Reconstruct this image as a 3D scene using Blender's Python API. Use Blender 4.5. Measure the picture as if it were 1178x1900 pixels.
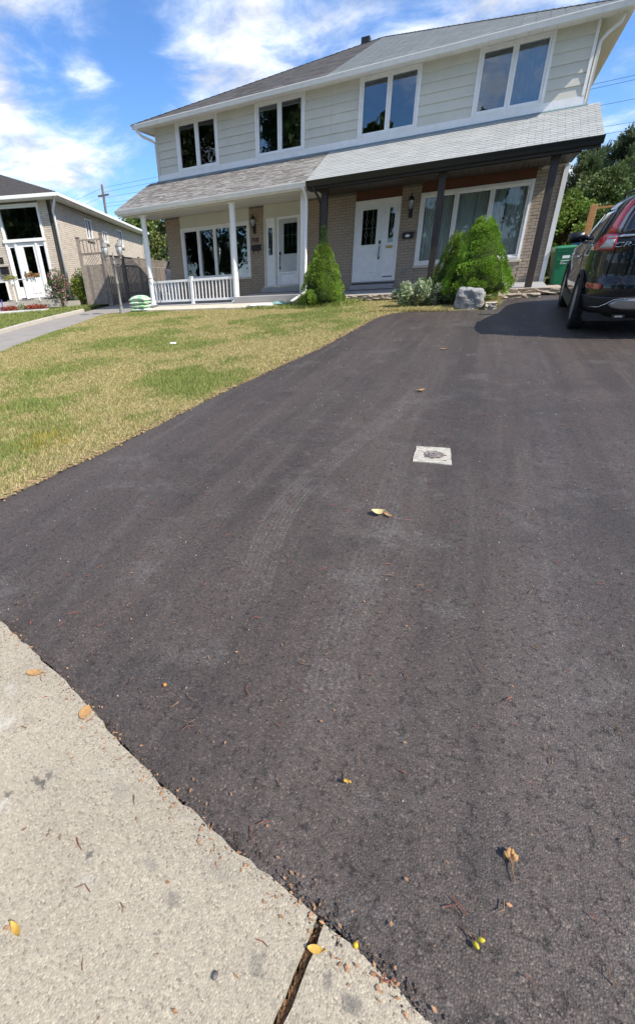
import bpy, bmesh, math, random
import numpy as np
from mathutils import Matrix, Vector

for o in list(bpy.data.objects):
    bpy.data.objects.remove(o)
S = bpy.context.scene
COL = S.collection
rad = math.radians

# ------------------------------------------------------------------ camera
CAM_LOC = (5.2114, -17.4348, 0.0181)
cam = bpy.data.cameras.new('camera')
cam.sensor_fit = 'VERTICAL'
cam.sensor_height = 36.0
cam.sensor_width = 36.0 * 1178 / 1900
cam.lens = 824.78 / 1900 * 36.0
cam.shift_x = (589 - 440.0) / 1900
cam.clip_start = 0.05
cam.clip_end = 5000
camo = bpy.data.objects.new('camera', cam)
COL.objects.link(camo)
RX = (0.892325, 0.447818, -0.056694)      # right
FW = (-0.420836, 0.779907, -0.463295)     # forward
UP = (-0.163256, 0.437269, 0.884389)      # up
camo.matrix_world = Matrix(((RX[0], UP[0], -FW[0], CAM_LOC[0]),
                            (RX[1], UP[1], -FW[1], CAM_LOC[1]),
                            (RX[2], UP[2], -FW[2], CAM_LOC[2]),
                            (0, 0, 0, 1)))
S.camera = camo

# ------------------------------------------------------------------ light
SUN_EL = 46.0
SUN_AZ = -12.0            # measured from +X, negative = towards the street
sdir = Vector((math.cos(rad(SUN_EL)) * math.cos(rad(SUN_AZ)),
               math.cos(rad(SUN_EL)) * math.sin(rad(SUN_AZ)), math.sin(rad(SUN_EL))))
sl = bpy.data.lights.new('sun', 'SUN')
sl.energy = 2.05
sl.angle = rad(0.53)
sl.color = (1.0, 0.935, 0.83)
so = bpy.data.objects.new('sun', sl)
so.rotation_euler = sdir.to_track_quat('Z', 'Y').to_euler()
so.location = (30, -6, 40)
COL.objects.link(so)

# sky: Nishita with drifting cumulus mixed in by direction
W = bpy.data.worlds.new('World')
S.world = W
W.use_nodes = True
wn = W.node_tree.nodes
wl = W.node_tree.links
wn.clear()
def wnode(t, **k):
    n = wn.new(t)
    for a, b in k.items():
        setattr(n, a, b)
    return n
sky = wnode('ShaderNodeTexSky', sky_type='NISHITA', sun_disc=False)
sky.sun_elevation = rad(SUN_EL)
sky.sun_rotation = rad(90 - SUN_AZ)
sky.altitude = 300
sky.air_density = 1.0
sky.dust_density = 0.25
sky.ozone_density = 3.0
bg = wnode('ShaderNodeBackground')
bg.inputs['Strength'].default_value = 0.15
out = wnode('ShaderNodeOutputWorld')
tc = wnode('ShaderNodeTexCoord')
sep = wnode('ShaderNodeSeparateXYZ')
wl.new(tc.outputs['Generated'], sep.inputs[0])
def wmath(op, a, b=None, clamp=False):
    n = wnode('ShaderNodeMath', operation=op, use_clamp=clamp)
    for i, v in enumerate((a, b)):
        if v is None:
            continue
        if isinstance(v, (int, float)):
            n.inputs[i].default_value = v
        else:
            wl.new(v, n.inputs[i])
    return n.outputs[0]
zz = wmath('ADD', wmath('MAXIMUM', sep.outputs['Z'], 0.0), 0.22)
cx = wmath('DIVIDE', sep.outputs['X'], zz)
cy = wmath('DIVIDE', sep.outputs['Y'], zz)
cmb = wnode('ShaderNodeCombineXYZ')
wl.new(cx, cmb.inputs[0]); wl.new(cy, cmb.inputs[1])
n1 = wnode('ShaderNodeTexNoise')
n1.inputs['Scale'].default_value = 2.7
n1.inputs['Detail'].default_value = 9
n1.inputs['Roughness'].default_value = 0.62
n1.inputs['Distortion'].default_value = 0.35
wl.new(cmb.outputs[0], n1.inputs['Vector'])
n2 = wnode('ShaderNodeTexNoise')
n2.inputs['Scale'].default_value = 0.55
n2.inputs['Detail'].default_value = 3
wl.new(cmb.outputs[0], n2.inputs['Vector'])
cl = wmath('ADD', wmath('ADD', wmath('MULTIPLY', n1.outputs['Fac'], 0.72), wmath('MULTIPLY', n2.outputs['Fac'], 0.30)), 0.06)
# the large clouds and the clear patches, by compass direction
def blob(d, r, amt):
    global cl
    dv = wnode('ShaderNodeVectorMath', operation='DISTANCE')
    wl.new(tc.outputs['Generated'], dv.inputs[0])
    dv.inputs[1].default_value = d
    mr = wnode('ShaderNodeMapRange', interpolation_type='SMOOTHSTEP')
    mr.inputs['From Min'].default_value = r
    mr.inputs['From Max'].default_value = 0.0
    mr.inputs['To Min'].default_value = 0.0
    mr.inputs['To Max'].default_value = amt
    wl.new(dv.outputs['Value'], mr.inputs['Value'])
    cl = wmath('ADD', cl, mr.outputs[0])
blob((-0.43, 0.845, 0.305), 0.17, 0.075)
blob((-0.285, 0.898, 0.334), 0.20, 0.07)
blob((-0.10, 0.941, 0.324), 0.20, 0.05)
blob((-0.66, 0.665, 0.36), 0.13, 0.04)
blob((-0.694, 0.691, 0.202), 0.15, 0.11)
blob((-0.670, 0.691, 0.275), 0.10, -0.13)
blob((-0.548, 0.785, 0.27), 0.11, -0.15)
blob((-0.530, 0.76, 0.345), 0.08, -0.08)
blob((0.11, 0.967, 0.228), 0.12, -0.12)
blob((-0.611, 0.739, 0.283), 0.05, 0.10)
cr = wnode('ShaderNodeValToRGB')
cr.color_ramp.elements[0].position = 0.47
cr.color_ramp.elements[1].position = 0.72
cr.color_ramp.interpolation = 'EASE'
wl.new(cl, cr.inputs[0])
ccol = wnode('ShaderNodeValToRGB')
ccol.color_ramp.elements[0].position = 0.52
ccol.color_ramp.elements[0].color = (0.14, 0.178, 0.25, 1)
ccol.color_ramp.elements[1].position = 0.68
ccol.color_ramp.elements[1].color = (0.25, 0.255, 0.265, 1)
ce2 = ccol.color_ramp.elements.new(0.86)
ce2.color = (0.70, 0.69, 0.67, 1)
wl.new(cl, ccol.inputs[0])
sc = wnode('ShaderNodeVectorMath', operation='SCALE')
wl.new(ccol.outputs[0], sc.inputs[0])
sc.inputs['Scale'].default_value = 11.0
mx = wnode('ShaderNodeMix', data_type='RGBA')
wl.new(wmath('MULTIPLY', cr.outputs[0], 0.93), mx.inputs['Factor'])
skg = wnode('ShaderNodeMix', data_type='RGBA', blend_type='MULTIPLY')
skg.inputs['Factor'].default_value = 1.0
skg.inputs['B'].default_value = (0.262, 0.358, 0.472, 1)
wl.new(sky.outputs[0], skg.inputs['A'])
wl.new(skg.outputs['Result'], mx.inputs['A'])
n3 = wnode('ShaderNodeTexNoise')          # soft grey undersides
n3.inputs['Scale'].default_value = 4.5
n3.inputs['Detail'].default_value = 5
wl.new(cmb.outputs[0], n3.inputs['Vector'])
mr3 = wnode('ShaderNodeMapRange')
for k_, v_ in zip(('From Min', 'From Max', 'To Min', 'To Max'), (0.38, 0.62, 0.72, 1.12)):
    mr3.inputs[k_].default_value = v_
wl.new(n3.outputs['Fac'], mr3.inputs['Value'])
sc3 = wnode('ShaderNodeVectorMath', operation='SCALE')
wl.new(sc.outputs[0], sc3.inputs[0]); wl.new(mr3.outputs[0], sc3.inputs['Scale'])
wl.new(sc3.outputs[0], mx.inputs['B'])
wl.new(mx.outputs['Result'], bg.inputs['Color'])
wl.new(bg.outputs[0], out.inputs[0])

S.render.engine = 'CYCLES'
S.view_settings.view_transform = 'Standard'
S.view_settings.look = 'None'
S.view_settings.gamma = 1.0
S.view_settings.use_curve_mapping = False
S.view_settings.exposure = 1.6
try:
    S.cycles.max_bounces = 8
    S.cycles.transparent_max_bounces = 12
except Exception:
    pass

# ------------------------------------------------------------------ helpers
rng = np.random.default_rng(7)
random.seed(11)

def gz(y):
    """height of the gently rising lot (street -> house)"""
    yy = min(max(y, -19.0), 3.0)
    return -1.482 + 0.045 * (yy + 17.435)

def tag(o, label=None, cat=None, group=None, kind=None):
    if label: o['label'] = label
    if cat: o['category'] = cat
    if group: o['group'] = group
    if kind: o['kind'] = kind
    return o

def thing(name, label, cat, loc=(0, 0, 0), rz=0.0, group=None):
    o = bpy.data.objects.new(name, None)
    o.empty_display_size = 0.2
    o.location = loc
    o.rotation_euler = (0, 0, rz)
    COL.objects.link(o)
    return tag(o, label, cat, group)

class MB:
    """collects shapes; build() links them as one mesh object"""
    def __init__(s):
        s.v = []; s.f = []; s.sm = False
    def poly(s, pts):
        b = len(s.v); s.v += [tuple(p) for p in pts]; s.f.append(tuple(range(b, b + len(pts)))); return s
    def box(s, x0, x1, y0, y1, z0, z1):
        b = len(s.v)
        s.v += [(x0, y0, z0), (x1, y0, z0), (x1, y1, z0), (x0, y1, z0), (x0, y0, z1), (x1, y0, z1), (x1, y1, z1), (x0, y1, z1)]
        s.f += [tuple(b + i for i in q) for q in ((0, 3, 2, 1), (4, 5, 6, 7), (0, 1, 5, 4), (1, 2, 6, 5), (2, 3, 7, 6), (3, 0, 4, 7))]
        return s
    def hexa(s, p):
        b = len(s.v); s.v += [tuple(q) for q in p]
        s.f += [tuple(b + i for i in q) for q in ((0, 3, 2, 1), (4, 5, 6, 7), (0, 1, 5, 4), (1, 2, 6, 5), (2, 3, 7, 6), (3, 0, 4, 7))]
        return s
    def cbox(s, x0, x1, y0, y1, z0, z1, c=0.01):
        """box with chamfered vertical + top/bottom edges"""
        pts = []
        for z, i in ((z0, c), (z0 + c, 0), (z1 - c, 0), (z1, c)):
            ring = [(x0 + i + (c if i == 0 else 0), y0 + i), (x1 - i - (c if i == 0 else 0), y0 + i), (x1 - i, y0 + i + (c if i == 0 else 0)), (x1 - i, y1 - i - (c if i == 0 else 0)),
                    (x1 - i - (c if i == 0 else 0), y1 - i), (x0 + i + (c if i == 0 else 0), y1 - i), (x0 + i, y1 - i - (c if i == 0 else 0)), (x0 + i, y0 + i + (c if i == 0 else 0))]
            if i: ring = [(x0 + 2 * c, y0 + c), (x1 - 2 * c, y0 + c), (x1 - c, y0 + 2 * c), (x1 - c, y1 - 2 * c), (x1 - 2 * c, y1 - c), (x0 + 2 * c, y1 - c), (x0 + c, y1 - 2 * c), (x0 + c, y0 + 2 * c)]
            pts.append([(x, y, z) for x, y in ring])
        return s.loft(pts, caps=True)
    def loft(s, rings, caps=True, close=True):
        b = len(s.v); n = len(rings[0])
        for r in rings: s.v += [tuple(p) for p in r]
        for k in range(len(rings) - 1):
            for i in range(n if close else n - 1):
                j = (i + 1) % n
                s.f.append((b + k * n + i, b + k * n + j, b + (k + 1) * n + j, b + (k + 1) * n + i))
        if caps:
            s.f.append(tuple(b + i for i in range(n))[::-1])
            s.f.append(tuple(b + (len(rings) - 1) * n + i for i in range(n)))
        return s
    def tube(s, path, r, n=8, caps=True, sx=1.0):
        path = [Vector(p) for p in path]
        rs = r if isinstance(r, (list, tuple)) else [r] * len(path)
        rings = []
        ref = None
        for i, p in enumerate(path):
            a = path[max(i - 1, 0)]; c = path[min(i + 1, len(path) - 1)]
            d = (c - a).normalized() if (c - a).length > 1e-9 else Vector((0, 0, 1))
            if ref is None:
                ref = Vector((1, 0, 0)) if abs(d.x) < 0.9 else Vector((0, 1, 0))
            u = (ref - d * ref.dot(d)).normalized(); w = d.cross(u); ref = u
            rings.append([p + (u * math.cos(2 * math.pi * k / n) * sx + w * math.sin(2 * math.pi * k / n)) * rs[i] for k in range(n)])
        return s.loft(rings, caps)
    def lathe(s, prof, n=16, c=(0, 0, 0)):
        rings = [[(c[0] + max(r, 1e-4) * math.cos(2 * math.pi * k / n), c[1] + max(r, 1e-4) * math.sin(2 * math.pi * k / n), c[2] + z) for k in range(n)] for r, z in prof]
        return s.loft(rings, True)
    def mesh(s, name):
        me = bpy.data.meshes.new(name)
        me.from_pydata(s.v, [], s.f); me.update()
        return me
    def build(s, name, m, parent=None, smooth=False, fix=True):
        me = s.mesh(name)
        if fix:
            bm = bmesh.new(); bm.from_mesh(me)
            bmesh.ops.recalc_face_normals(bm, faces=bm.faces)
            bm.to_mesh(me); bm.free()
        return link(name, me, m, parent, smooth)

def link(name, me, m, parent=None, smooth=False):
    o = bpy.data.objects.new(name, me)
    COL.objects.link(o)
    if m is not None and not me.materials:
        me.materials.append(m)
    if parent is not None:
        par(o, parent)
    if smooth:
        me.polygons.foreach_set('use_smooth', [True] * len(me.polygons))
    return o

LOCAL = set()      # things whose parts are written in the thing's own coordinates
def par(o, p):
    o.parent = p
    if p.parent is None and p.type == 'EMPTY' and p.name not in LOCAL:
        o.matrix_parent_inverse = Matrix.LocRotScale(p.location, p.rotation_euler, p.scale).inverted()
    return o

def inst(name, me, parent, loc=(0, 0, 0), rot=(0, 0, 0), scale=(1, 1, 1)):
    o = bpy.data.objects.new(name, me)
    COL.objects.link(o)
    par(o, parent)
    o.location = loc; o.rotation_euler = rot; o.scale = scale
    return o

def npmesh(name, verts, faces):
    """fast mesh from numpy arrays; faces (n,3) or (n,4)"""
    me = bpy.data.meshes.new(name)
    n, k = faces.shape
    me.vertices.add(len(verts)); me.vertices.foreach_set('co', verts.astype(np.float32).ravel())
    me.loops.add(n * k); me.loops.foreach_set('vertex_index', faces.astype(np.int32).ravel())
    me.polygons.add(n)
    me.polygons.foreach_set('loop_start', np.arange(0, n * k, k, dtype=np.int32))
    me.update(calc_edges=True)
    return me

def vcol(me, cols, name='tint'):
    a = me.color_attributes.new(name, 'FLOAT_COLOR', 'POINT')
    a.data.foreach_set('color', cols.astype(np.float32).ravel())

# ------------------------------------------------------------------ materials
class NT:
    def __init__(s, name):
        s.m = bpy.data.materials.new(name); s.m.use_nodes = True
        s.t = s.m.node_tree; s.n = s.t.nodes; s.l = s.t.links
        s.p = s.n['Principled BSDF']; s.o = s.n['Material Output']
    def node(s, t, **k):
        n = s.n.new(t)
        for a, b in k.items(): setattr(n, a, b)
        return n
    def set(s, inp, v):
        if isinstance(v, (int, float)): inp.default_value = v
        elif isinstance(v, (tuple, list)): inp.default_value = tuple(v) + ((1,) if len(v) == 3 and inp.type == 'RGBA' else ())
        else: s.l.new(v, inp)
    def math(s, op, a, b=None, c=None, clamp=False):
        n = s.node('ShaderNodeMath', operation=op, use_clamp=clamp)
        for i, v in enumerate((a, b, c)):
            if v is not None: s.set(n.inputs[i], v)
        return n.outputs[0]
    def pos(s):
        return s.node('ShaderNodeNewGeometry').outputs['Position']
    def obj(s):
        return s.node('ShaderNodeTexCoord').outputs['Object']
    def mapping(s, v, scale=(1, 1, 1), rot=(0, 0, 0), loc=(0, 0, 0)):
        n = s.node('ShaderNodeMapping')
        s.l.new(v, n.inputs['Vector'])
        n.inputs['Scale'].default_value = scale; n.inputs['Rotation'].default_value = rot; n.inputs['Location'].default_value = loc
        return n.outputs[0]
    def noise(s, v, scale, detail=4, rough=0.55, dist=0.0):
        n = s.node('ShaderNodeTexNoise')
        s.l.new(v, n.inputs['Vector'])
        n.inputs['Scale'].default_value = scale; n.inputs['Detail'].default_value = detail
        n.inputs['Roughness'].default_value = rough; n.inputs['Distortion'].default_value = dist
        return n.outputs['Fac']
    def voro(s, v, scale, feature='F1', out='Distance', rnd=1.0):
        n = s.node('ShaderNodeTexVoronoi', feature=feature)
        s.l.new(v, n.inputs['Vector']); n.inputs['Scale'].default_value = scale
        n.inputs['Randomness'].default_value = rnd
        return n.outputs[out]
    def ramp(s, f, stops, interp='LINEAR'):
        n = s.node('ShaderNodeValToRGB'); s.l.new(f, n.inputs[0])
        cr = n.color_ramp; cr.interpolation = interp
        while len(cr.elements) < len(stops): cr.elements.new(0.5)
        for e, (p, c) in zip(cr.elements, stops):
            e.position = p; e.color = tuple(c) + (1,) if len(c) == 3 else c
        return n.outputs[0]
    def mix(s, f, a, b, mode='MIX'):
        n = s.node('ShaderNodeMix', data_type='RGBA', blend_type=mode)
        s.set(n.inputs['Factor'], f); s.set(n.inputs['A'], a); s.set(n.inputs['B'], b)
        return n.outputs['Result']
    def mr(s, f, a, b, c=0.0, d=1.0, smooth=False):
        n = s.node('ShaderNodeMapRange')
        if smooth: n.interpolation_type = 'SMOOTHSTEP'
        s.l.new(f, n.inputs['Value'])
        for k, v in zip(('From Min', 'From Max', 'To Min', 'To Max'), (a, b, c, d)): n.inputs[k].default_value = v
        return n.outputs[0]
    def bump(s, h, strength=0.3, dist=0.01):
        n = s.node('ShaderNodeBump'); s.l.new(h, n.inputs['Height'])
        n.inputs['Strength'].default_value = strength; n.inputs['Distance'].default_value = dist
        s.l.new(n.outputs[0], s.p.inputs['Normal'])
    def col(s, v): s.set(s.p.inputs['Base Color'], v)
    def rough(s, v): s.set(s.p.inputs['Roughness'], v)

def simple(name, c, rough=0.6, var=0.12, nscale=6, bump=0.0, bscale=60, metal=0.0, spec=0.5, rnd=0.0, coord='pos', coat=0.0, detail=5):
    """plain paint / metal / stone: base colour, soft blotches, per-object variation, fine relief"""
    t = NT(name)
    v = t.pos() if coord == 'pos' else t.obj()
    f = t.noise(v, nscale, detail, 0.6)
    lo = tuple(x * (1 - var) for x in c); hi = tuple(min(x * (1 + var), 1) for x in c)
    cc = t.ramp(f, [(0.3, lo), (0.7, hi)])
    if rnd:
        oi = t.node('ShaderNodeObjectInfo').outputs['Random']
        k = t.mr(oi, 0, 1, 1 - rnd, 1 + rnd)
        n = t.node('ShaderNodeVectorMath', operation='SCALE'); t.l.new(cc, n.inputs[0]); t.l.new(k, n.inputs['Scale'])
        cc = n.outputs[0]
    t.col(cc); t.rough(rough)
    t.p.inputs['Metallic'].default_value = metal
    t.p.inputs['Specular IOR Level'].default_value = spec
    if coat: t.p.inputs['Coat Weight'].default_value = coat; t.p.inputs['Coat Roughness'].default_value = 0.03
    if bump: t.bump(t.noise(v, bscale, 4, 0.6), bump, 0.01)
    return t.m

def glassmat(name, tint=(0.75, 0.80, 0.80), ior=2.1, rough=0.0):
    t = NT(name); t.n.remove(t.p)
    tr = t.node('ShaderNodeBsdfTransparent'); tr.inputs[0].default_value = tint + (1,)
    gl = t.node('ShaderNodeBsdfGlossy'); gl.inputs['Roughness'].default_value = rough
    gl.inputs['Color'].default_value = (0.95, 0.97, 1, 1)
    w = t.noise(t.pos(), 1.7, 2)
    b = t.node('ShaderNodeBump'); b.inputs['Strength'].default_value = 0.06; b.inputs['Distance'].default_value = 0.05
    t.l.new(w, b.inputs['Height']); t.l.new(b.outputs[0], gl.inputs['Normal'])
    fr = t.node('ShaderNodeFresnel'); fr.inputs['IOR'].default_value = ior
    mx = t.node('ShaderNodeMixShader')
    t.l.new(fr.outputs[0], mx.inputs[0]); t.l.new(tr.outputs[0], mx.inputs[1]); t.l.new(gl.outputs[0], mx.inputs[2])
    t.l.new(mx.outputs[0], t.o.inputs[0])
    return t.m

def foliage(name, attr='tint', rough=0.55, transl=0.25, spec=0.3):
    t = NT(name)
    a = t.node('ShaderNodeAttribute', attribute_name=attr)
    t.col(a.outputs['Color']); t.rough(rough); t.p.inputs['Specular IOR Level'].default_value = spec
    if transl:
        tl = t.node('ShaderNodeBsdfTranslucent'); t.l.new(a.outputs['Color'], tl.inputs[0])
        mx = t.node('ShaderNodeMixShader'); mx.inputs[0].default_value = transl
        t.l.new(t.p.outputs[0], mx.inputs[1]); t.l.new(tl.outputs[0], mx.inputs[2]); t.l.new(mx.outputs[0], t.o.inputs[0])
    return t.m
# ------------------------------------------------------------------ ground materials
def asphalt_material():
    t = NT('asphalt')
    P = t.pos()
    sx = t.node('ShaderNodeSeparateXYZ'); t.l.new(P, sx.inputs[0])
    X, Y = sx.outputs['X'], sx.outputs['Y']
    vn = t.node('ShaderNodeTexVoronoi'); t.l.new(P, vn.inputs['Vector']); vn.inputs['Scale'].default_value = 165     # small stones
    grain, gcol = vn.outputs['Distance'], vn.outputs['Color']
    g2 = t.noise(P, 420, 3, 0.7)
    pit = t.noise(P, 34, 5, 0.7)
    blot = t.noise(P, 1.3, 5, 0.6)
    # roller lanes run up the drive
    lane = t.noise(t.mapping(P, (2.6, 0.16, 1), (0, 0, rad(7))), 1.0, 4, 0.6)
    lane2 = t.noise(t.mapping(P, (9.0, 0.35, 1), (0, 0, rad(4))), 1.0, 3, 0.6)
    base = t.ramp(blot, [(0.3, (0.053, 0.0425, 0.0370)), (0.7, (0.071, 0.0573, 0.0500))])
    base = t.mix(t.mr(lane, 0.42, 0.62), base, (0.086, 0.0685, 0.059))
    base = t.mix(t.mr(lane2, 0.52, 0.70, 0, 0.6), base, (0.100, 0.083, 0.072))
    # tyre scuffs: curves laid down by the rollers and tyres
    def track(pts, w, lo, amt, tread=True):
        nonlocal base
        y0, y1 = pts[0][1], pts[-1][1]
        fc = t.node('ShaderNodeFloatCurve')
        t.l.new(t.mr(Y, y0, y1), fc.inputs['Value'])
        xs = [p[0] for p in pts]; xmin, xmax = min(xs) - .02, max(xs) + .02
        c = fc.mapping.curves[0]
        P2 = [((p[1] - y0) / (y1 - y0), (p[0] - xmin) / (xmax - xmin)) for p in pts]
        while len(c.points) < len(P2): c.points.new(0.5, 0.5)
        for q, (a, b) in zip(c.points, P2): q.location = (a, b)
        fc.mapping.update()
        xc = t.mr(fc.outputs[0], 0, 1, xmin, xmax)
        d = t.math('SUBTRACT', X, xc)
        ad = t.math('ABSOLUTE', d)
        mask = t.mr(ad, w if tread else w * 1.5, w * (0.75 if tread else 0.1), 0, 1, True)
        if tread:
            rib = t.math('SINE', t.math('MULTIPLY', d, 2 * math.pi * 34))
            rib2 = t.math('SINE', t.math('MULTIPLY', t.math('ADD', Y, t.math('MULTIPLY', ad, 1.3)), 2 * math.pi * 30))
            pat = t.mr(t.math('ADD', rib, t.math('MULTIPLY', rib2, 0.7)), -0.4, 1.1, 0.3, 1)
            mask = t.math('MULTIPLY', mask, pat)
        ends = t.math('MULTIPLY', t.mr(Y, y0 - .01 if y0 < y1 else y0 + .01, y0 + (y1 - y0) * .15, 0, 1, True), t.mr(Y, y1, y1 - (y1 - y0) * .2, 0, 1, True))
        wear = t.math('MULTIPLY', t.mr(t.noise(P, 9, 5, 0.75), 0.34, 0.62), t.mr(t.noise(P, 55, 3, 0.7), 0.35, 0.6, 0.35, 1))
        f = t.math('MULTIPLY', t.math('MULTIPLY', mask, ends), t.math('MULTIPLY', wear, amt))
        base = t.mix(f, base, lo)
    track([(4.70, -11.6), (4.66, -12.2), (4.49, -13.18), (4.35, -13.84), (4.256, -14.42), (4.225, -14.84), (4.25, -15.2), (4.32, -15.55), (4.40, -15.9), (4.50, -16.3)], 0.115, (0.165, 0.146, 0.131), 0.85)
    track([(4.80, -13.9), (4.85, -14.6), (4.88, -15.43), (4.88, -15.85), (4.90, -16.17), (4.93, -16.41), (4.97, -16.75)], 0.105, (0.155, 0.138, 0.125), 0.8)
    track([(2.30, -11.6), (2.55, -13.3), (2.63, -14.4), (2.70, -15.2), (2.86, -16.1)], 0.10, (0.14, 0.13, 0.125), 0.3)
    track([(3.0, -14.4), (3.25, -15.3), (3.42, -16.0), (3.60, -16.5)], 0.04, (0.15, 0.14, 0.135), 0.35, False)
    track([(5.95, -9.0), (5.9, -11.5), (5.85, -13.6), (5.72, -15.2), (5.62, -17.2)], 0.17, (0.125, 0.112, 0.108), 0.5, False)
    track([(5.0, -7.2), (4.95, -9.5), (5.15, -12.0), (5.35, -14.5)], 0.2, (0.045, 0.042, 0.042), 0.55, False)
    # dust rubbed off the concrete
    dusty = t.math('MULTIPLY', t.mr(t.noise(P, 2.3, 6, 0.72), 0.55, 0.72), 0.45)
    base = t.mix(t.mr(t.noise(t.mapping(P, loc=(5, 2, 0)), 1.9, 5, .65), .56, .70, 0, .6), base, (.040, .035, .033))
    base = t.mix(t.mr(t.noise(t.mapping(P, (1, .35, 1), loc=(1, 7, 0)), 4.0, 4, .6), .58, .70, 0, .4), base, (.10, .083, .074))
    base = t.mix(dusty, base, (0.165, 0.155, 0.145))
    # stone faces: some pale, some tarry
    sv = t.node('ShaderNodeSeparateColor'); t.l.new(gcol, sv.inputs[0])
    stone = t.ramp(sv.outputs[0], [(0.0, (0.55, 0.55, 0.55)), (0.55, (0.95, 0.95, 0.95)), (0.93, (1.2, 1.18, 1.16)), (1.0, (2.2, 2.1, 2.0))])
    near = t.mr(g2, 0.3, 0.7, 0.78, 1.2)
    c = t.mix(0.85, base, stone, 'MULTIPLY')
    n = t.node('ShaderNodeVectorMath', operation='SCALE'); t.l.new(c, n.inputs[0]); t.l.new(near, n.inputs['Scale'])
    # tarry pits between the stones, clustered in patches
    pm = t.math('MULTIPLY', t.mr(pit, 0.42, 0.34), t.mr(t.noise(P, 3.1, 3, 0.6), 0.40, 0.62, 0.25, 1))
    t.col(t.mix(t.math('MULTIPLY', pm, 0.75), n.outputs[0], (0.016, 0.015, 0.015)))
    t.rough(t.mr(sv.outputs[1], 0, 1, 0.42, 0.8))
    t.p.inputs['Specular IOR Level'].default_value = 0.42
    h = t.math('MULTIPLY', grain, -0.6)
    h = t.math('ADD', h, t.math('MULTIPLY', t.mr(pit, 0.44, 0.34, 0, 1), -1.6))
    h = t.math('ADD', h, t.math('MULTIPLY', g2, 0.25))
    t.bump(h, 0.62, 0.006)
    return t.m

def concrete_material(name='concrete', c=(0.395, 0.348, 0.268), fine=True):
    t = NT(name)
    P = t.pos()
    blot = t.noise(P, 2.1, 6, 0.65)
    base = t.ramp(blot, [(0.25, tuple(x * 0.84 for x in c)), (0.5, c), (0.8, tuple(min(x * 1.12, 1) for x in c))])
    if fine:
        gc = t.voro(P, 170, out='Color'); sv = t.node('ShaderNodeSeparateColor'); t.l.new(gc, sv.inputs[0])
        st = t.ramp(sv.outputs[0], [(0.0, (0.42, 0.40, 0.38)), (0.14, (0.82, 0.81, 0.8)), (0.7, (1.02, 1.0, 0.98)), (1.0, (1.35, 1.33, 1.28))])
        base = t.mix(0.68, base, st, 'MULTIPLY')
        f2 = t.noise(P, 330, 2, 0.7)
        base = t.mix(t.mr(f2, 0.55, 0.75, 0, 0.55), base, (0.20, 0.185, 0.165))
        # larger pebbles showing through and old tar spots
        pc = t.voro(P, 46, out='Distance')
        base = t.mix(t.mr(pc, 0.20, 0.10, 0, 0.35), base, (0.30, 0.27, 0.235))
        tar = t.math('MULTIPLY', t.mr(t.noise(t.mapping(P, loc=(3.1, 7.7, 0)), 11, 5, 0.62), 0.685, 0.73), 0.75)
        base = t.mix(tar, base, (0.10, 0.095, 0.09))
        pale = t.mr(t.noise(t.mapping(P, loc=(9.3, 1.7, 0)), 5, 5, 0.6), 0.63, 0.72, 0, 0.4)
        base = t.mix(pale, base, (0.62, 0.60, 0.55))
        # individual stains and one smooth skim patch
        warp = t.node('ShaderNodeVectorMath', operation='ADD')
        nz_ = t.node('ShaderNodeTexNoise'); t.l.new(P, nz_.inputs['Vector']); nz_.inputs['Scale'].default_value = 55; nz_.inputs['Detail'].default_value = 4
        sc_ = t.node('ShaderNodeVectorMath', operation='SCALE'); t.l.new(nz_.outputs['Color'], sc_.inputs[0]); sc_.inputs['Scale'].default_value = 0.045
        t.l.new(P, warp.inputs[0]); t.l.new(sc_.outputs[0], warp.inputs[1])
        for sx_, sy_, ra, rb, rot_, cc_, am in ((4.131, -16.961, .042, .013, 1.2, (.07, .068, .065), .85), (4.14, -16.93, .02, .012, .8, (.10, .095, .09), .7), (4.06, -17.03, .017, .011, .7, (.09, .085, .08), .8), (4.438, -17.051, .016, .014, 0, (.09, .085, .08), .8),
                                        (4.475, -17.106, .030, .024, .4, (.40, .375, .31), .75), (4.72, -17.03, .03, .02, .3, (.15, .14, .125), .6), (4.62, -16.99, .035, .02, .9, (.17, .155, .135), .5), (4.98, -17.05, .022, .034, .1, (.12, .115, .105), .55),
                                        (5.20, -17.02, .03, .018, 1.4, (.11, .105, .10), .7), (5.14, -17.00, .012, .02, .2, (.12, .11, .10), .7), (5.25, -17.05, .02, .014, .9, (.60, .58, .54), .6), (4.40, -16.86, .05, .03, .5, (.22, .20, .17), .4), (4.80, -16.92, .06, .03, -.2, (.25, .22, .18), .45), (3.9, -16.8, .05, .02, .4, (.24, .21, .17), .4)):
            mp = t.mapping(warp.outputs[0], loc=(-sx_ - .0225, -sy_ - .0225, 0))
            mp2 = t.mapping(mp, (1 / ra, 1 / rb, 0), (0, 0, rot_))
            ln = t.node('ShaderNodeVectorMath', operation='LENGTH'); t.l.new(mp2, ln.inputs[0])
            base = t.mix(t.mr(ln.outputs['Value'], 1.15, 0.35, 0, am * .9, True), base, cc_)
        h = t.math('ADD', t.math('MULTIPLY', t.voro(P, 170), -0.5), t.math('MULTIPLY', f2, 0.35))
        h = t.math('ADD', h, t.math('MULTIPLY', t.mr(t.noise(P, 60, 4, 0.7), 0.4, 0.3), -0.6))
        t.bump(h, 0.65, 0.006)
    else:
        t.bump(t.noise(P, 45, 5, 0.65), 0.25, 0.01)
    t.col(base); t.rough(0.88); t.p.inputs['Specular IOR Level'].default_value = 0.25
    return t.m

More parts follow.
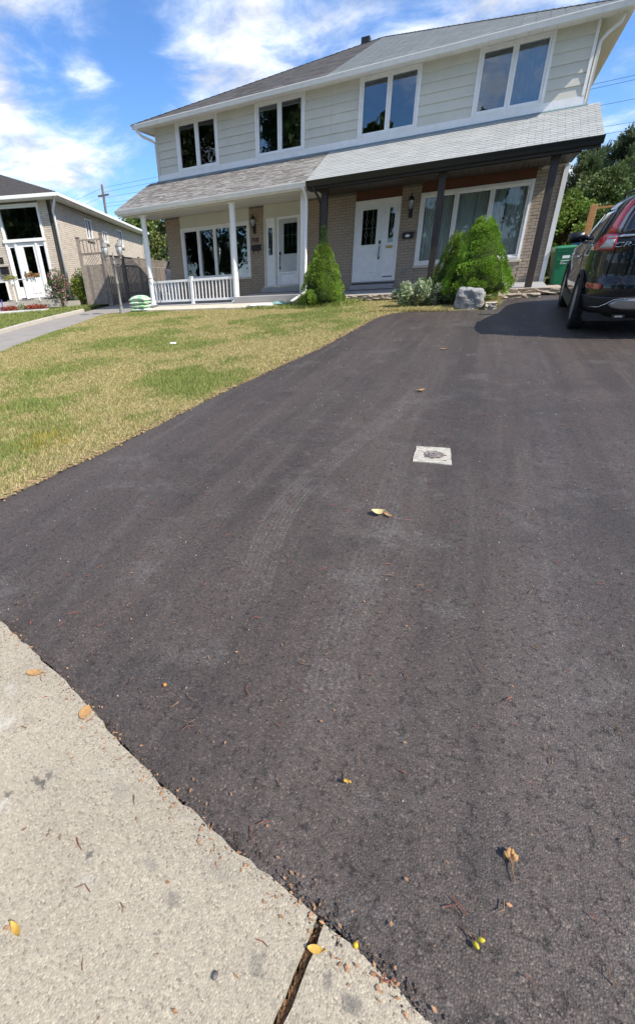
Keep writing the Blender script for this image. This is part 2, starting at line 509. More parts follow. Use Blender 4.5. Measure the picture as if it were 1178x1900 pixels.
def thatch_material():
    t = NT('lawn_thatch')
    P = t.pos()
    f = t.noise(P, 0.9, 5, 0.65); g = t.noise(P, 26, 4, 0.75)
    base = t.ramp(f, [(0.32, (0.24, 0.215, 0.085)), (0.52, (0.36, 0.30, 0.145)), (0.7, (0.44, 0.365, 0.19))])
    base = t.mix(t.mr(g, 0.35, 0.65, 0, 0.8), base, (0.13, 0.105, 0.05))
    t.col(base); t.rough(0.95); t.p.inputs['Specular IOR Level'].default_value = 0.1
    t.bump(t.noise(P, 70, 5, 0.7), 0.8, 0.02)
    return t.m

M = {}
M['asphalt'] = asphalt_material()
M['concrete'] = concrete_material()
M['slab'] = concrete_material('porch_concrete', (0.36, 0.35, 0.345), False)
M['walk'] = concrete_material('patio_concrete', (0.60, 0.54, 0.44), False)
M['olddrive'] = concrete_material('worn_grey_drive', (0.30, 0.275, 0.25), False)
M['kerb'] = concrete_material('kerb_concrete', (0.46, 0.42, 0.36), False)
M['thatch'] = thatch_material()
M['soil'] = simple('soil', (0.10, 0.075, 0.05), 0.95, 0.35, 9, 0.8, 40, spec=0.1)
M['soil2'] = simple('turf_base', (0.075, 0.085, 0.03), 0.95, 0.4, 2, 0.8, 30, spec=0.1)

def flat(name, pts, dz, m, thick=0.0, kind='structure', parent=None, zf=None):
    """ground sheet cut to an outline, following the slope of the lot"""
    bm = bmesh.new()
    zf = zf or gz
    vs = [bm.verts.new((x, y, zf(y) + dz)) for x, y in pts]
    f = bm.faces.new(vs)
    if thick:
        r = bmesh.ops.extrude_face_region(bm, geom=[f])
        for v in r['geom']:
            if isinstance(v, bmesh.types.BMVert): v.co.z -= thick
    bmesh.ops.triangulate(bm, faces=[q for q in bm.faces if len(q.verts) > 4])
    bmesh.ops.recalc_face_normals(bm, faces=bm.faces)
    me = bpy.data.meshes.new(name); bm.to_mesh(me); bm.free()
    o = link(name, me, m, parent)
    if parent is None and kind: o['kind'] = kind
    return o

def rough_line(pts, step, amp, seed):
    """resample a polyline and give it a crumbly wobble"""
    r = random.Random(seed); o = []
    w1 = [r.uniform(0, 6.28) for _ in range(4)]
    d = 0
    for (a, b) in zip(pts[:-1], pts[1:]):
        L = math.hypot(b[0] - a[0], b[1] - a[1]); n = max(1, int(L / step))
        nx, ny = -(b[1] - a[1]) / L, (b[0] - a[0]) / L
        for i in range(n):
            s = i / n; q = d + s * L
            k = amp * (0.5 * math.sin(q * 9 + w1[0]) + 0.35 * math.sin(q * 23 + w1[1]) + 0.3 * math.sin(q * 61 + w1[2]) + r.uniform(-.45, .45))
            o.append((a[0] + (b[0] - a[0]) * s + nx * k, a[1] + (b[1] - a[1]) * s + ny * k))
        d += L
    o.append(pts[-1])
    return o

# the wide ground everything else lies on
mb = MB()
ys = [-400, -60, -19.0, -12, -6, 0, 3.0, 30, 120, 600]
xs = [-500, -60, -20, -8, 0, 8, 20, 60, 500]
for y in ys:
    for x in xs: mb.v.append((x, y, gz(y) - 0.07))
for j in range(len(ys) - 1):
    for i in range(len(xs) - 1):
        a = j * len(xs) + i; mb.f.append((a, a + 1, a + 1 + len(xs), a + len(xs)))
tag(mb.build('ground', M['soil2']), kind='structure')

DL = [(2.05, -16.21), (2.115, -15.539), (2.168, -15.04), (2.253, -14.447), (2.327, -13.665), (2.389, -12.576), (2.601, -10.927), (2.80, -9.464), (2.90, -7.796), (3.00, -6.105), (3.22, -5.25), (3.55, -5.02), (3.95, -5.0), (4.569, -5.03)]
CONC = [(2.05, -16.21), (2.8, -16.36), (3.301, -16.47), (3.5, -16.506), (3.8, -16.586), (4.204, -16.702), (4.518, -16.797), (4.706, -16.836), (4.97, -16.877), (5.084, -16.899), (5.216, -16.933), (5.36, -16.974), (5.7, -17.06), (6.6, -17.28), (8.0, -17.6), (10.0, -18.05)]
dl = rough_line(DL, 0.05, 0.014, 3)
ce = rough_line(CONC, 0.03, 0.010, 5)
drive = ce[::-1][:-1] + dl + [(5.4, -4.95), (5.42, -2.32), (6.98, -2.32), (7.0, 2.98), (10.0, 2.98)]
tag(flat('driveway', drive, 0.0, M['asphalt'], 0.06), kind='structure')

# pavement slabs at the street end, with an open joint between two of them
cf = rough_line(CONC, 0.03, 0.008, 9)
left = [p for p in cf if p[0] < 5.085]; right = [p for p in cf if p[0] > 5.125]
J = [(5.086, -16.905), (5.075, -16.965), (5.066, -17.02), (5.058, -17.075), (5.053, -17.113), (5.02, -17.6), (4.96, -18.6)]
jl = rough_line(J, 0.02, 0.0035, 12); jr = [(x + 0.019, y - 0.005) for x, y in rough_line(J, 0.02, 0.0035, 14)]
sw = flat('pavement', [(-14, -13.4), (2.05, -16.24), (5.1, -16.95), (10, -18.1), (10, -19.0), (-14, -18.9)], -0.045, M['soil'])
flat('paving_slab', left + jl + [(1.0, -18.6), (1.0, -15.99)], 0.006, M['concrete'], 0.05, parent=sw)
flat('paving_slab', right + [(10.0, -18.6)] + jr[::-1], 0.006, M['concrete'], 0.05, parent=sw)
flat('paving_slab', [(0.97, -15.99), (0.97, -18.6), (-3, -18.6), (-3, -15.2)], 0.006, M['concrete'], 0.05, parent=sw)
# grit, needles and husks packed into the joint
mb = MB(); r = random.Random(4)
for i in range(260):
    k = r.random(); a = J[0][1] + (J[4][1] - J[0][1]) * k
    x = J[0][0] + (J[4][0] - J[0][0]) * k + 0.005 + r.uniform(0, .017); z = gz(a) - 0.024 + r.uniform(0, .018)
    an = r.uniform(-.5, .5) + 1.5; L = r.uniform(.004, .022); w = r.uniform(.0012, .004)
    dx, dy = math.cos(an) * L, math.sin(an) * L
    mb.poly([(x - dx - w, a - dy, z), (x - dx + w, a - dy, z + r.uniform(0, .006)), (x + dx + w, a + dy, z + r.uniform(0, .006)), (x + dx - w, a + dy, z)])
tag(mb.build('joint_debris', simple('dry_debris', (0.20, 0.115, 0.06), 0.9, 0.6, 160, spec=0.1), fix=False), 'dry needles and grit packed in the pavement joint', 'debris', kind='stuff')

# front lawn, left-hand drive, kerb and the neighbour's strip of grass
LAWN = [p for p in rough_line([(x - 0.02, y) for x, y in DL[:-1]], 0.12, 0.02, 21)] + [(4.75, -4.97), (5.38, -4.75), (5.38, -2.36), (0.0, -2.36), (-0.75, -2.4), (-0.75, -3.45), (-5.9, -3.45), (-7.35, -3.2), (-7.179, -3.842), (-5.951, -6.914), (-5.147, -8.845), (-4.463, -10.372), (-3.2, -13.0), (-2.4, -15.2), (1.0, -15.98)]
tag(flat('lawn', LAWN, 0.006, M['thatch'], 0.05), kind='structure')
tag(flat('side_drive', [(-2.4, -15.2), (-3.2, -13.0), (-4.463, -10.372), (-5.147, -8.845), (-5.951, -6.914), (-7.179, -3.842), (-7.35, -3.2), (-6.75, -3.1), (-6.66, -2.4), (-6.66, 2.95), (-9.98, 2.95), (-9.85, -0.6), (-9.40, -2.38), (-8.90, -4.55), (-8.41, -6.21), (-7.74, -7.8), (-6.3, -11.2), (-4.6, -15.0)], -0.012, M['olddrive']), kind='structure')
NL = [(-9.95, -0.6), (-9.52, -2.36), (-9.03, -4.50), (-8.54, -6.16), (-7.87, -7.75), (-6.43, -11.15), (-4.75, -14.9), (-16, -13), (-22, -4), (-16, 3), (-11.5, 2.9)]
def nz(y): return gz(y) + 0.10
tag(flat('neighbour_lawn', NL, 0.0, M['soil2'], 0.15, zf=nz), kind='structure')
kb = tag(bpy.data.objects.new('kerb', None), kind='structure'); COL.objects.link(kb)
kp = [(-4.6, -15.0), (-6.3, -11.2), (-7.74, -7.8), (-8.41, -6.21), (-8.90, -4.55), (-9.40, -2.38)]
for a, b in zip(kp[:-1], kp[1:]):
    L = math.hypot(b[0] - a[0], b[1] - a[1]); n = max(1, round(L / 1.8))
    nx, ny = (b[1] - a[1]) / L * -1, (b[0] - a[0]) / L
    for i in range(n):
        s0, s1 = i / n + .006, (i + 1) / n - .006
        A = (a[0] + (b[0] - a[0]) * s0, a[1] + (b[1] - a[1]) * s0); B = (a[0] + (b[0] - a[0]) * s1, a[1] + (b[1] - a[1]) * s1)
        w = 0.13
        pts = []
        for q, e in ((-.08, 0), (.085, 0), (.105, .012)):
            pts.append([(A[0] + nx * e, A[1] + ny * e, gz(A[1]) + q), (B[0] + nx * e, B[1] + ny * e, gz(B[1]) + q), (B[0] + nx * (w - e), B[1] + ny * (w - e), gz(B[1]) + q), (A[0] + nx * (w - e), A[1] + ny * (w - e), gz(A[1]) + q)])
        MB().loft(pts).build('kerb_stone', M['kerb'], kb)
# street behind the camera
mb = MB(); mb.box(-120, 120, -29, -19.02, gz(-19) - 0.3, gz(-19) - 0.05)
tag(mb.build('road', M['asphalt']), kind='structure')
# ------------------------------------------------------------------ house materials
M['white'] = simple('white_paint', (0.86, 0.855, 0.84), 0.5, 0.06, 5, 0.05, 30)
M['cream'] = simple('cream_panel', (0.62, 0.60, 0.51), 0.6, 0.05, 2, 0.05, 30)
M['vinyl'] = simple('white_vinyl', (0.82, 0.82, 0.79), 0.4, 0.05, 1.5, 0.04, 20, rnd=0.03)
M['soffit'] = simple('vinyl_soffit', (0.66, 0.645, 0.58), 0.5, 0.06, 2, rnd=0.04)
M['siding'] = simple('grey_beige_siding', (0.62, 0.605, 0.525), 0.55, 0.06, 2.0, 0.08, 120, rnd=0.035)
M['mortar'] = simple('mortar', (0.20, 0.185, 0.165), 0.95, 0.2, 30, 0.5, 90, spec=0.1)
M['brown'] = simple('dark_brown_stain', (0.040, 0.030, 0.026), 0.5, 0.25, 8, 0.15, 60)
M['brownw'] = simple('dark_brown_boards', (0.055, 0.040, 0.032), 0.5, 0.25, 8, 0.15, 60, rnd=0.2)
M['rust'] = simple('red_brown_panel', (0.125, 0.046, 0.026), 0.55, 0.15, 3, 0.05, 40)
M['black'] = simple('black_metal', (0.018, 0.018, 0.019), 0.4, 0.2, 20)
M['gutterblk'] = simple('black_gutter', (0.020, 0.022, 0.021), 0.35, 0.2, 6)
M['interior'] = simple('room_interior', (0.20, 0.21, 0.20), 0.9, 0.1, 2)
M['curtain'] = simple('sheer_curtain', (0.80, 0.82, 0.77), 0.85, 0.08, 3)
M['curtainw'] = simple('white_curtain', (0.75, 0.76, 0.80), 0.85, 0.08, 3)
M['glass'] = glassmat('window_glass')
M['glassc'] = glassmat('front_window_glass', (0.88, 0.90, 0.89), 1.55)
M['glassd'] = glassmat('door_glass', (0.50, 0.53, 0.53), 1.95)
M['glassl'] = glassmat('storm_glass', (0.55, 0.60, 0.62), 2.3)
M['lead'] = simple('lead_came', (0.42, 0.43, 0.44), 0.35, 0.1, 20, metal=0.6)
M['chrome'] = simple('satin_chrome', (0.62, 0.63, 0.65), 0.22, 0.05, 10, metal=1.0)
M['brass'] = simple('brass', (0.55, 0.40, 0.18), 0.35, 0.1, 20, metal=0.9)

def brick_material(name, a, b, c):
    t = NT(name)
    oi = t.node('ShaderNodeObjectInfo').outputs['Random']
    ga = t.node('ShaderNodeAttribute', attribute_name='tint').outputs['Fac']
    k = t.math('FRACT', t.math('ADD', oi, ga))
    base = t.ramp(k, [(0.0, a), (0.5, b), (1.0, c)])
    g = t.noise(t.pos(), 55, 5, 0.7)
    base = t.mix(t.mr(g, 0.35, 0.7, 0, 0.45), base, tuple(x * 0.62 for x in b))
    t.col(base); t.rough(0.9); t.p.inputs['Specular IOR Level'].default_value = 0.2
    t.bump(g, 0.5, 0.006)
    return t.m
M['brickR'] = brick_material('buff_brick', (0.43, 0.345, 0.26), (0.46, 0.375, 0.29), (0.39, 0.32, 0.25))
M['brickL'] = brick_material('brown_buff_brick', (0.42, 0.315, 0.225), (0.44, 0.345, 0.25), (0.37, 0.285, 0.21))
M['brickN'] = brick_material('pale_brick', (0.64, 0.55, 0.45), (0.70, 0.62, 0.52), (0.56, 0.47, 0.39))

def shingle_material(name, a, b, c):
    t = NT(name)
    oi = t.node('ShaderNodeObjectInfo').outputs['Random']
    ga = t.node('ShaderNodeAttribute', attribute_name='tint').outputs['Fac']
    k = t.math('FRACT', t.math('ADD', oi, ga))
    base = t.ramp(k, [(0.0, a), (0.5, b), (1.0, c)])
    g = t.noise(t.pos(), 140, 3, 0.75)
    w = t.noise(t.pos(), 2.2, 5, 0.65)
    base = t.mix(t.mr(g, 0.4, 0.7, 0, 0.5), base, tuple(x * 0.6 for x in a))
    base = t.mix(t.mr(w, 0.5, 0.75, 0, 0.35), base, tuple(x * 0.75 for x in b))
    t.col(base); t.rough(0.9); t.p.inputs['Specular IOR Level'].default_value = 0.2
    t.bump(g, 0.5, 0.004)
    return t.m
M['shR'] = shingle_material('pale_grey_shingle', (0.36, 0.37, 0.36), (0.40, 0.41, 0.40), (0.44, 0.445, 0.43))
M['shL'] = shingle_material('brown_grey_shingle', (0.18, 0.165, 0.15), (0.25, 0.235, 0.22), (0.34, 0.325, 0.31))
M['shU'] = shingle_material('weathered_shingle', (0.19, 0.175, 0.16), (0.26, 0.24, 0.225), (0.33, 0.31, 0.29))

HX = 6.6
ROOMY = 5.0

def ring(mb, x0, x1, z0, z1, w, y0, y1):
    """rectangular frame of width w, from depth y0 (front) to y1"""
    o = [(x0, z0), (x1, z0), (x1, z1), (x0, z1)]
    i = [(x0 + w, z0 + w), (x1 - w, z0 + w), (x1 - w, z1 - w), (x0 + w, z1 - w)]
    b = len(mb.v)
    for y in (y0, y1):
        for p in o: mb.v.append((p[0], y, p[1]))
        for p in i: mb.v.append((p[0], y, p[1]))
    for k in range(4):
        j = (k + 1) % 4
        mb.f += [(b + k, b + j, b + 4 + j, b + 4 + k), (b + 8 + k, b + 12 + k, b + 12 + j, b + 8 + j), (b + k, b + 8 + k, b + 8 + j, b + j), (b + 4 + k, b + 4 + j, b + 12 + j, b + 12 + k)]
    return mb

def wall_holes(mb, x0, x1, z0, z1, y0, y1, holes):
    xs = sorted({x0, x1, *[h[0] for h in holes], *[h[1] for h in holes]})
    zs = sorted({z0, z1, *[h[2] for h in holes], *[h[3] for h in holes]})
    xs = [x for x in xs if x0 <= x <= x1]; zs = [z for z in zs if z0 <= z <= z1]
    for a, b in zip(xs[:-1], xs[1:]):
        for c, d in zip(zs[:-1], zs[1:]):
            mx, mz = (a + b) / 2, (c + d) / 2
            if any(h[0] < mx < h[1] and h[2] < mz < h[3] for h in holes): continue
            mb.box(a, b, y0, y1, c, d)
    return mb

def curtain(parent, x0, x1, z0, z1, y, m, waves=9, amp=0.03):
    mb = MB(); n = int(waves * 8)
    for k in range(n + 1):
        x = x0 + (x1 - x0) * k / n; yy = y + amp * math.sin(k / 8 * 2 * math.pi) + amp * .4 * math.sin(k * .37)
        mb.v += [(x, yy, z0), (x, yy + .01, z1)]
    for k in range(n): mb.f.append((2 * k, 2 * k + 2, 2 * k + 3, 2 * k + 1))
    o = mb.build('curtain', m, parent, True, False)
    return o

def window(parent, x0, x1, z0, z1, panes, y=-0.03, casing=0.075, sash=0.05, cur=None, mull=0.03, mat='white', glass='glass'):
    mb = MB(); ring(mb, x0, x1, z0, z1, casing, y, 0.12)
    ring(mb, x0 + casing * .55, x1 - casing * .55, z0 + casing * .55, z1 - casing * .55, casing * .3, y - .012, y + .01)
    xi0, xi1 = x0 + casing, x1 - casing
    n = panes
    wv = (xi1 - xi0 - mull * (n - 1)) / n
    for k in range(n - 1):
        a = xi0 + (k + 1) * wv + k * mull
        mb.box(a, a + mull, y + .012, .10, z0 + casing, z1 - casing)
    win = mb.build('window', M[mat], parent)
    for k in range(n):
        a = xi0 + k * (wv + mull)
        s = MB(); ring(s, a + .004, a + wv - .004, z0 + casing + .004, z1 - casing - .004, sash, y + .022, .07)
        s.build('sash', M[mat], win)
        g = MB(); g.box(a + sash, a + wv - sash, .045, .052, z0 + casing + sash - .004, z1 - casing - sash + .004)
        g.build('pane', M[glass], win)
    if cur:
        for (a, b, m, wv2) in cur:
            curtain(win, xi0 + (xi1 - xi0) * a, xi0 + (xi1 - xi0) * b, z0 + .08, z1 - .05, 0.17, M[m], wv2)
    return win

def brick_mesh(L, m, name):
    mb = MB(); c = 0.005
    a = L / 2; h = 0.036
    mb.loft([[(-a + c, 0, -h + c), (a - c, 0, -h + c), (a - c, 0, h - c), (-a + c, 0, h - c)],
             [(-a, c, -h), (a, c, -h), (a, c, h), (-a, c, h)],
             [(-a, .03, -h), (a, .03, -h), (a, .03, h), (-a, .03, h)]], caps=False)
    mb.f.append((0, 1, 2, 3))
    me = mb.mesh(name)
    bm = bmesh.new(); bm.from_mesh(me); bmesh.ops.recalc_face_normals(bm, faces=bm.faces); bm.to_mesh(me); bm.free()
    me.materials.append(m)
    return me

COURSE, BL, JT = 0.082, 0.235, 0.010
def brick_spans(zones, holes):
    """every visible brick as (xc, zc, length)"""
    out = []
    for (x0, x1, z0, z1) in zones:
        k0 = int(math.floor((z0 + 0.9) / COURSE)); k1 = int(math.ceil((z1 + 0.9) / COURSE))
        for k in range(k0, k1):
            zc = -0.9 + (k + .5) * COURSE
            if zc - .03 < z0 or zc + .03 > z1: continue
            off = (BL + JT) / 2 if k % 2 else 0
            i0 = int(math.floor((x0 - off) / (BL + JT))) - 1
            x = i0 * (BL + JT) + off
            while x < x1:
                a, b = max(x, x0 + .004), min(x + BL, x1 - .004)
                if b - a > 0.04: out.append(((a + b) / 2, zc, b - a))
                x += BL + JT
    return out

def lay_bricks(wall, spans, m, key, limit=300, facing=None):
    """largest-looking bricks singly, the rest as one part"""
    spans = sorted(spans, key=key)
    base = brick_mesh(1.0, m, 'brick')
    r = random.Random(5)
    for i, (x, z, L) in enumerate(spans[:limit]):
        o = inst('brick', base, wall, (x, r.uniform(-.0025, .0025), z), (0, 0, 0), (L, 1, 1))
    mb = MB(); t = []
    for (x, z, L) in spans[limit:]:
        a, h, c, yy = L / 2, .036, .005, r.uniform(-.0025, .0025)
        n0 = len(mb.v)
        mb.loft([[(x - a + c, yy, z - h + c), (x + a - c, yy, z - h + c), (x + a - c, yy, z + h - c), (x - a + c, yy, z + h - c)],
                 [(x - a, yy + c, z - h), (x + a, yy + c, z - h), (x + a, yy + c, z + h), (x - a, yy + c, z + h)],
                 [(x - a, .03, z - h), (x + a, .03, z - h), (x + a, .03, z + h), (x - a, .03, z + h)]], caps=False)
        mb.f.append((n0, n0 + 1, n0 + 2, n0 + 3))
        q = r.random(); t += [q] * (len(mb.v) - n0)
    if mb.v:
        o = mb.build('brickwork', m, wall); o['kind'] = 'stuff'
        c = np.repeat(np.array(t)[:, None], 4, 1); vcol(o.data, c)

def soffit_x(parent, x0, x1, y0, y1, z, n, m):
    for k in range(n):
        a = y0 + (y1 - y0) * k / n; b = y0 + (y1 - y0) * (k + 1) / n
        MB().box(x0, x1, a + .006, b - .004, z + .003, z + .02).build('soffit_board', m, parent)
def soffit_y(parent, x0, x1, y0, y1, z, n, m):
    for k in range(n):
        a = x0 + (x1 - x0) * k / n; b = x0 + (x1 - x0) * (k + 1) / n
        MB().box(a + .004, b - .003, y0, y1, z + .003, z + .02).build('soffit_board', m, parent)

def gutter(parent, x0, x1, yo, z0, z1, m, w=0.12):
    """K-profile eaves trough running along X; yo = outer lip"""
    prof = [(yo + w, z1 - .005), (yo + w, z0), (yo + w * .35, z0), (yo + w * .22, z0 + (z1 - z0) * .42), (yo + .012, z0 + (z1 - z0) * .68), (yo, z1 - .018), (yo, z1), (yo + .014, z1), (yo + .016, z1 - .02), (yo + w * .4, z0 + .02), (yo + w * .9, z0 + .015), (yo + w * .9, z1 - .005)]
    mb = MB(); mb.loft([[(x0, y, z) for y, z in prof], [(x1, y, z) for y, z in prof]])
    return mb.build('gutter', m, parent)

EAVE_Z = 5.113
def roof_strips(parent, sx, m):
    """front slope of the hip roof for one unit, built course by course (saw-tooth) up to the hip"""
    mb = MB(); t = []; r = random.Random(3 + sx)
    rows = 58; T = 7.19
    sl = 0.40
    for k in range(rows):
        t0, t1 = T * k / rows, T * (k + 1.25) / rows
        t1 = min(t1, T)
        e0 = T - t0
        y0, y1 = -0.60 + t0, -0.60 + t1
        z0, z1 = EAVE_Z + sl * t0 + .014, EAVE_Z + sl * t1 + .002
        x = 0.0
        while x < e0:
            w = r.uniform(.18, .42) if sx < 0 else 0.305
            b = min(x + w, e0)
            n0 = len(mb.v)
            dz = r.uniform(0, .006)
            xb1 = min(b, T - t1 + .02) if b >= e0 - 1e-6 else b
            xa1 = min(x, T - t1 + .02)
            xb1 = min(xb1, T - t1 + .02) if xb1 > T - t1 + .02 else xb1
            P = [(sx * (x + .004), y0, z0 + dz), (sx * (b - .002), y0, z0 + dz), (sx * max(xb1 - .002, xa1), y1, z1), (sx * (xa1 + .004), y1, z1)]
            Q = [(p[0], p[1], p[2] - .016) for p in P[:2]]
            mb.v += P + Q
            mb.f += [(n0, n0 + 1, n0 + 2, n0 + 3), (n0 + 4, n0 + 5, n0 + 1, n0)]
            q = r.random(); t += [q] * 6
            x = b
    o = mb.build('shingle_courses', m, parent, fix=False); o['kind'] = 'stuff'
    vcol(o.data, np.repeat(np.array(t)[:, None], 4, 1))
    return o

def porch_shingles(parent, x0, x1, m, rnd, seed):
    """two-dimensional slope from gutter (y=-2.30) up to the wall: 300 tabs singly, the rest joined"""
    r = random.Random(seed)
    A = Vector((0, -2.30, 2.405)); B = Vector((0, 0.02, 3.455))
    d = (B - A); Ls = d.length; d.normalize()
    ang = math.atan2(d.z, d.y)
    rows = 18; ex = Ls / rows
    tw = 0.305
    mb = MB(); mb.hexa([(-.5, 0, 0), (.5, 0, 0), (.5, ex * 1.35, -.004), (-.5, ex * 1.35, -.004), (-.5, 0, .011), (.5, 0, .011), (.5, ex * 1.35, .003), (-.5, ex * 1.35, .003)])
    me = mb.mesh('shingle'); me.materials.append(m)
    cnt = 0
    J = MB(); tj = []
    for k in range(rows):
        p = A + d * (k * ex)
        x = x0 - (tw / 2 if k % 2 else 0)
        while x < x1:
            w = tw if not rnd else r.choice((.12, .17, .22, .3, .36))
            a, b = max(x, x0), min(x + w, x1)
            if b - a > .03:
                dz = r.uniform(0, .003) if not rnd else r.choice((0, 0, .006))
                if cnt < 300:
                    inst('shingle', me, parent, ((a + b) / 2, p.y, p.z + dz), (ang, 0, r.uniform(-.003, .003)), (b - a - .007, 1, 1)); cnt += 1
                else:
                    n0 = len(J.v); q = r.random()
                    top = p + d * (ex * 1.35)
                    nx = Vector((0, -math.sin(ang), math.cos(ang)))
                    pts = [p, top, top + nx * .003, p + nx * (.011 + dz)]
                    J.hexa([(a + .003, pts[0].y, pts[0].z), (b - .004, pts[0].y, pts[0].z), (b - .004, pts[1].y, pts[1].z), (a + .003, pts[1].y, pts[1].z),
                            (a + .003, pts[3].y, pts[3].z), (b - .004, pts[3].y, pts[3].z), (b - .004, pts[2].y, pts[2].z), (a + .003, pts[2].y, pts[2].z)])
                    tj += [q] * (len(J.v) - n0)
            x += w
    if J.v:
        o = J.build('shingle_courses', m, parent); o['kind'] = 'stuff'
        vcol(o.data, np.repeat(np.array(tj)[:, None], 4, 1))

def text_mesh(body, size, loc, rot, m, parent, name, depth=0.004, shear=0.0, align='CENTER'):
    cu = bpy.data.curves.new(name, 'FONT'); cu.body = body; cu.size = size; cu.extrude = depth; cu.shear = shear
    cu.align_x = align; cu.align_y = 'CENTER'
    ob = bpy.data.objects.new(name + '_src', cu); COL.objects.link(ob)
    dg = bpy.context.evaluated_depsgraph_get(); dg.update()
    me = bpy.data.meshes.new_from_object(ob.evaluated_get(dg))
    bpy.data.objects.remove(ob)
    me.name = name
    me.transform(Matrix.LocRotScale(Vector(loc), Matrix.Rotation(rot[2], 3, 'Z') @ Matrix.Rotation(rot[0], 3, 'X'), Vector((1, 1, 1))))
    me.materials.clear(); me.materials.append(m)
    return link(name, me, m, parent)

def handle_set(parent, x, z0, z1, y, m):
    mb = MB()
    mb.cbox(x - .03, x + .03, y - .012, y, z1 - .10, z1, .004)
    mb.tube([(x, y, z0 + .03), (x, y - .05, z0 + .06), (x, y - .055, (z0 + z1) / 2 - .03), (x, y - .02, z1 - .16), (x, y, z1 - .17)], .013, 8)
    mb.cbox(x - .025, x + .025, y - .01, y, z0, z0 + .07, .004)
    mb.tube([(x, y - .01, z1 - .05), (x, y - .03, z1 - .05)], .02, 10)
    return mb.build('handle', m, parent)

def diamonds(parent, x0, x1, z0, z1, cols, y, name='leading', bars=True, r=.004):
    """came strips: verticals carrying pairs of diamonds"""
    mb = MB()
    for c in cols:
        x = x0 + (x1 - x0) * c
        h = z1 - z0
        zc = [z0 + h * .30, z0 + h * .66]
        dh, dw = h * .095, (x1 - x0) * (.10 if len(cols) > 1 else .24)
        segs = [(z0, zc[0] - dh), (zc[0] + dh, zc[1] - dh), (zc[1] + dh, z1)]
        for a, b in segs: mb.tube([(x, y, a), (x, y, b)], r, 5)
        for z in zc:
            P = [(x, y, z - dh), (x + dw, y, z), (x, y, z + dh), (x - dw, y, z), (x, y, z - dh)]
            for a, b in zip(P[:-1], P[1:]): mb.tube([a, b], r, 5)
    if bars and len(cols) > 1:
        for z in (z0 + (z1 - z0) * .48,):
            mb.tube([(x0, y, z), (x1, y, z)], r * .8, 5)
    return mb.build(name, M['lead'], parent)

def raised(mb, x0, x1, z0, z1, y):
    mb.loft([[(x0, y, z0), (x1, y, z0), (x1, y, z1), (x0, y, z1)], [(x0 + .02, y - .012, z0 + .02), (x1 - .02, y - .012, z0 + .02), (x1 - .02, y - .012, z1 - .02), (x0 + .02, y - .012, z1 - .02)],
             [(x0 + .035, y - .004, z0 + .035), (x1 - .035, y - .004, z0 + .035), (x1 - .035, y - .004, z1 - .035), (x0 + .035, y - .004, z1 - .035)]], caps=False)
    mb.f.append(tuple(range(len(mb.v) - 4, len(mb.v))))

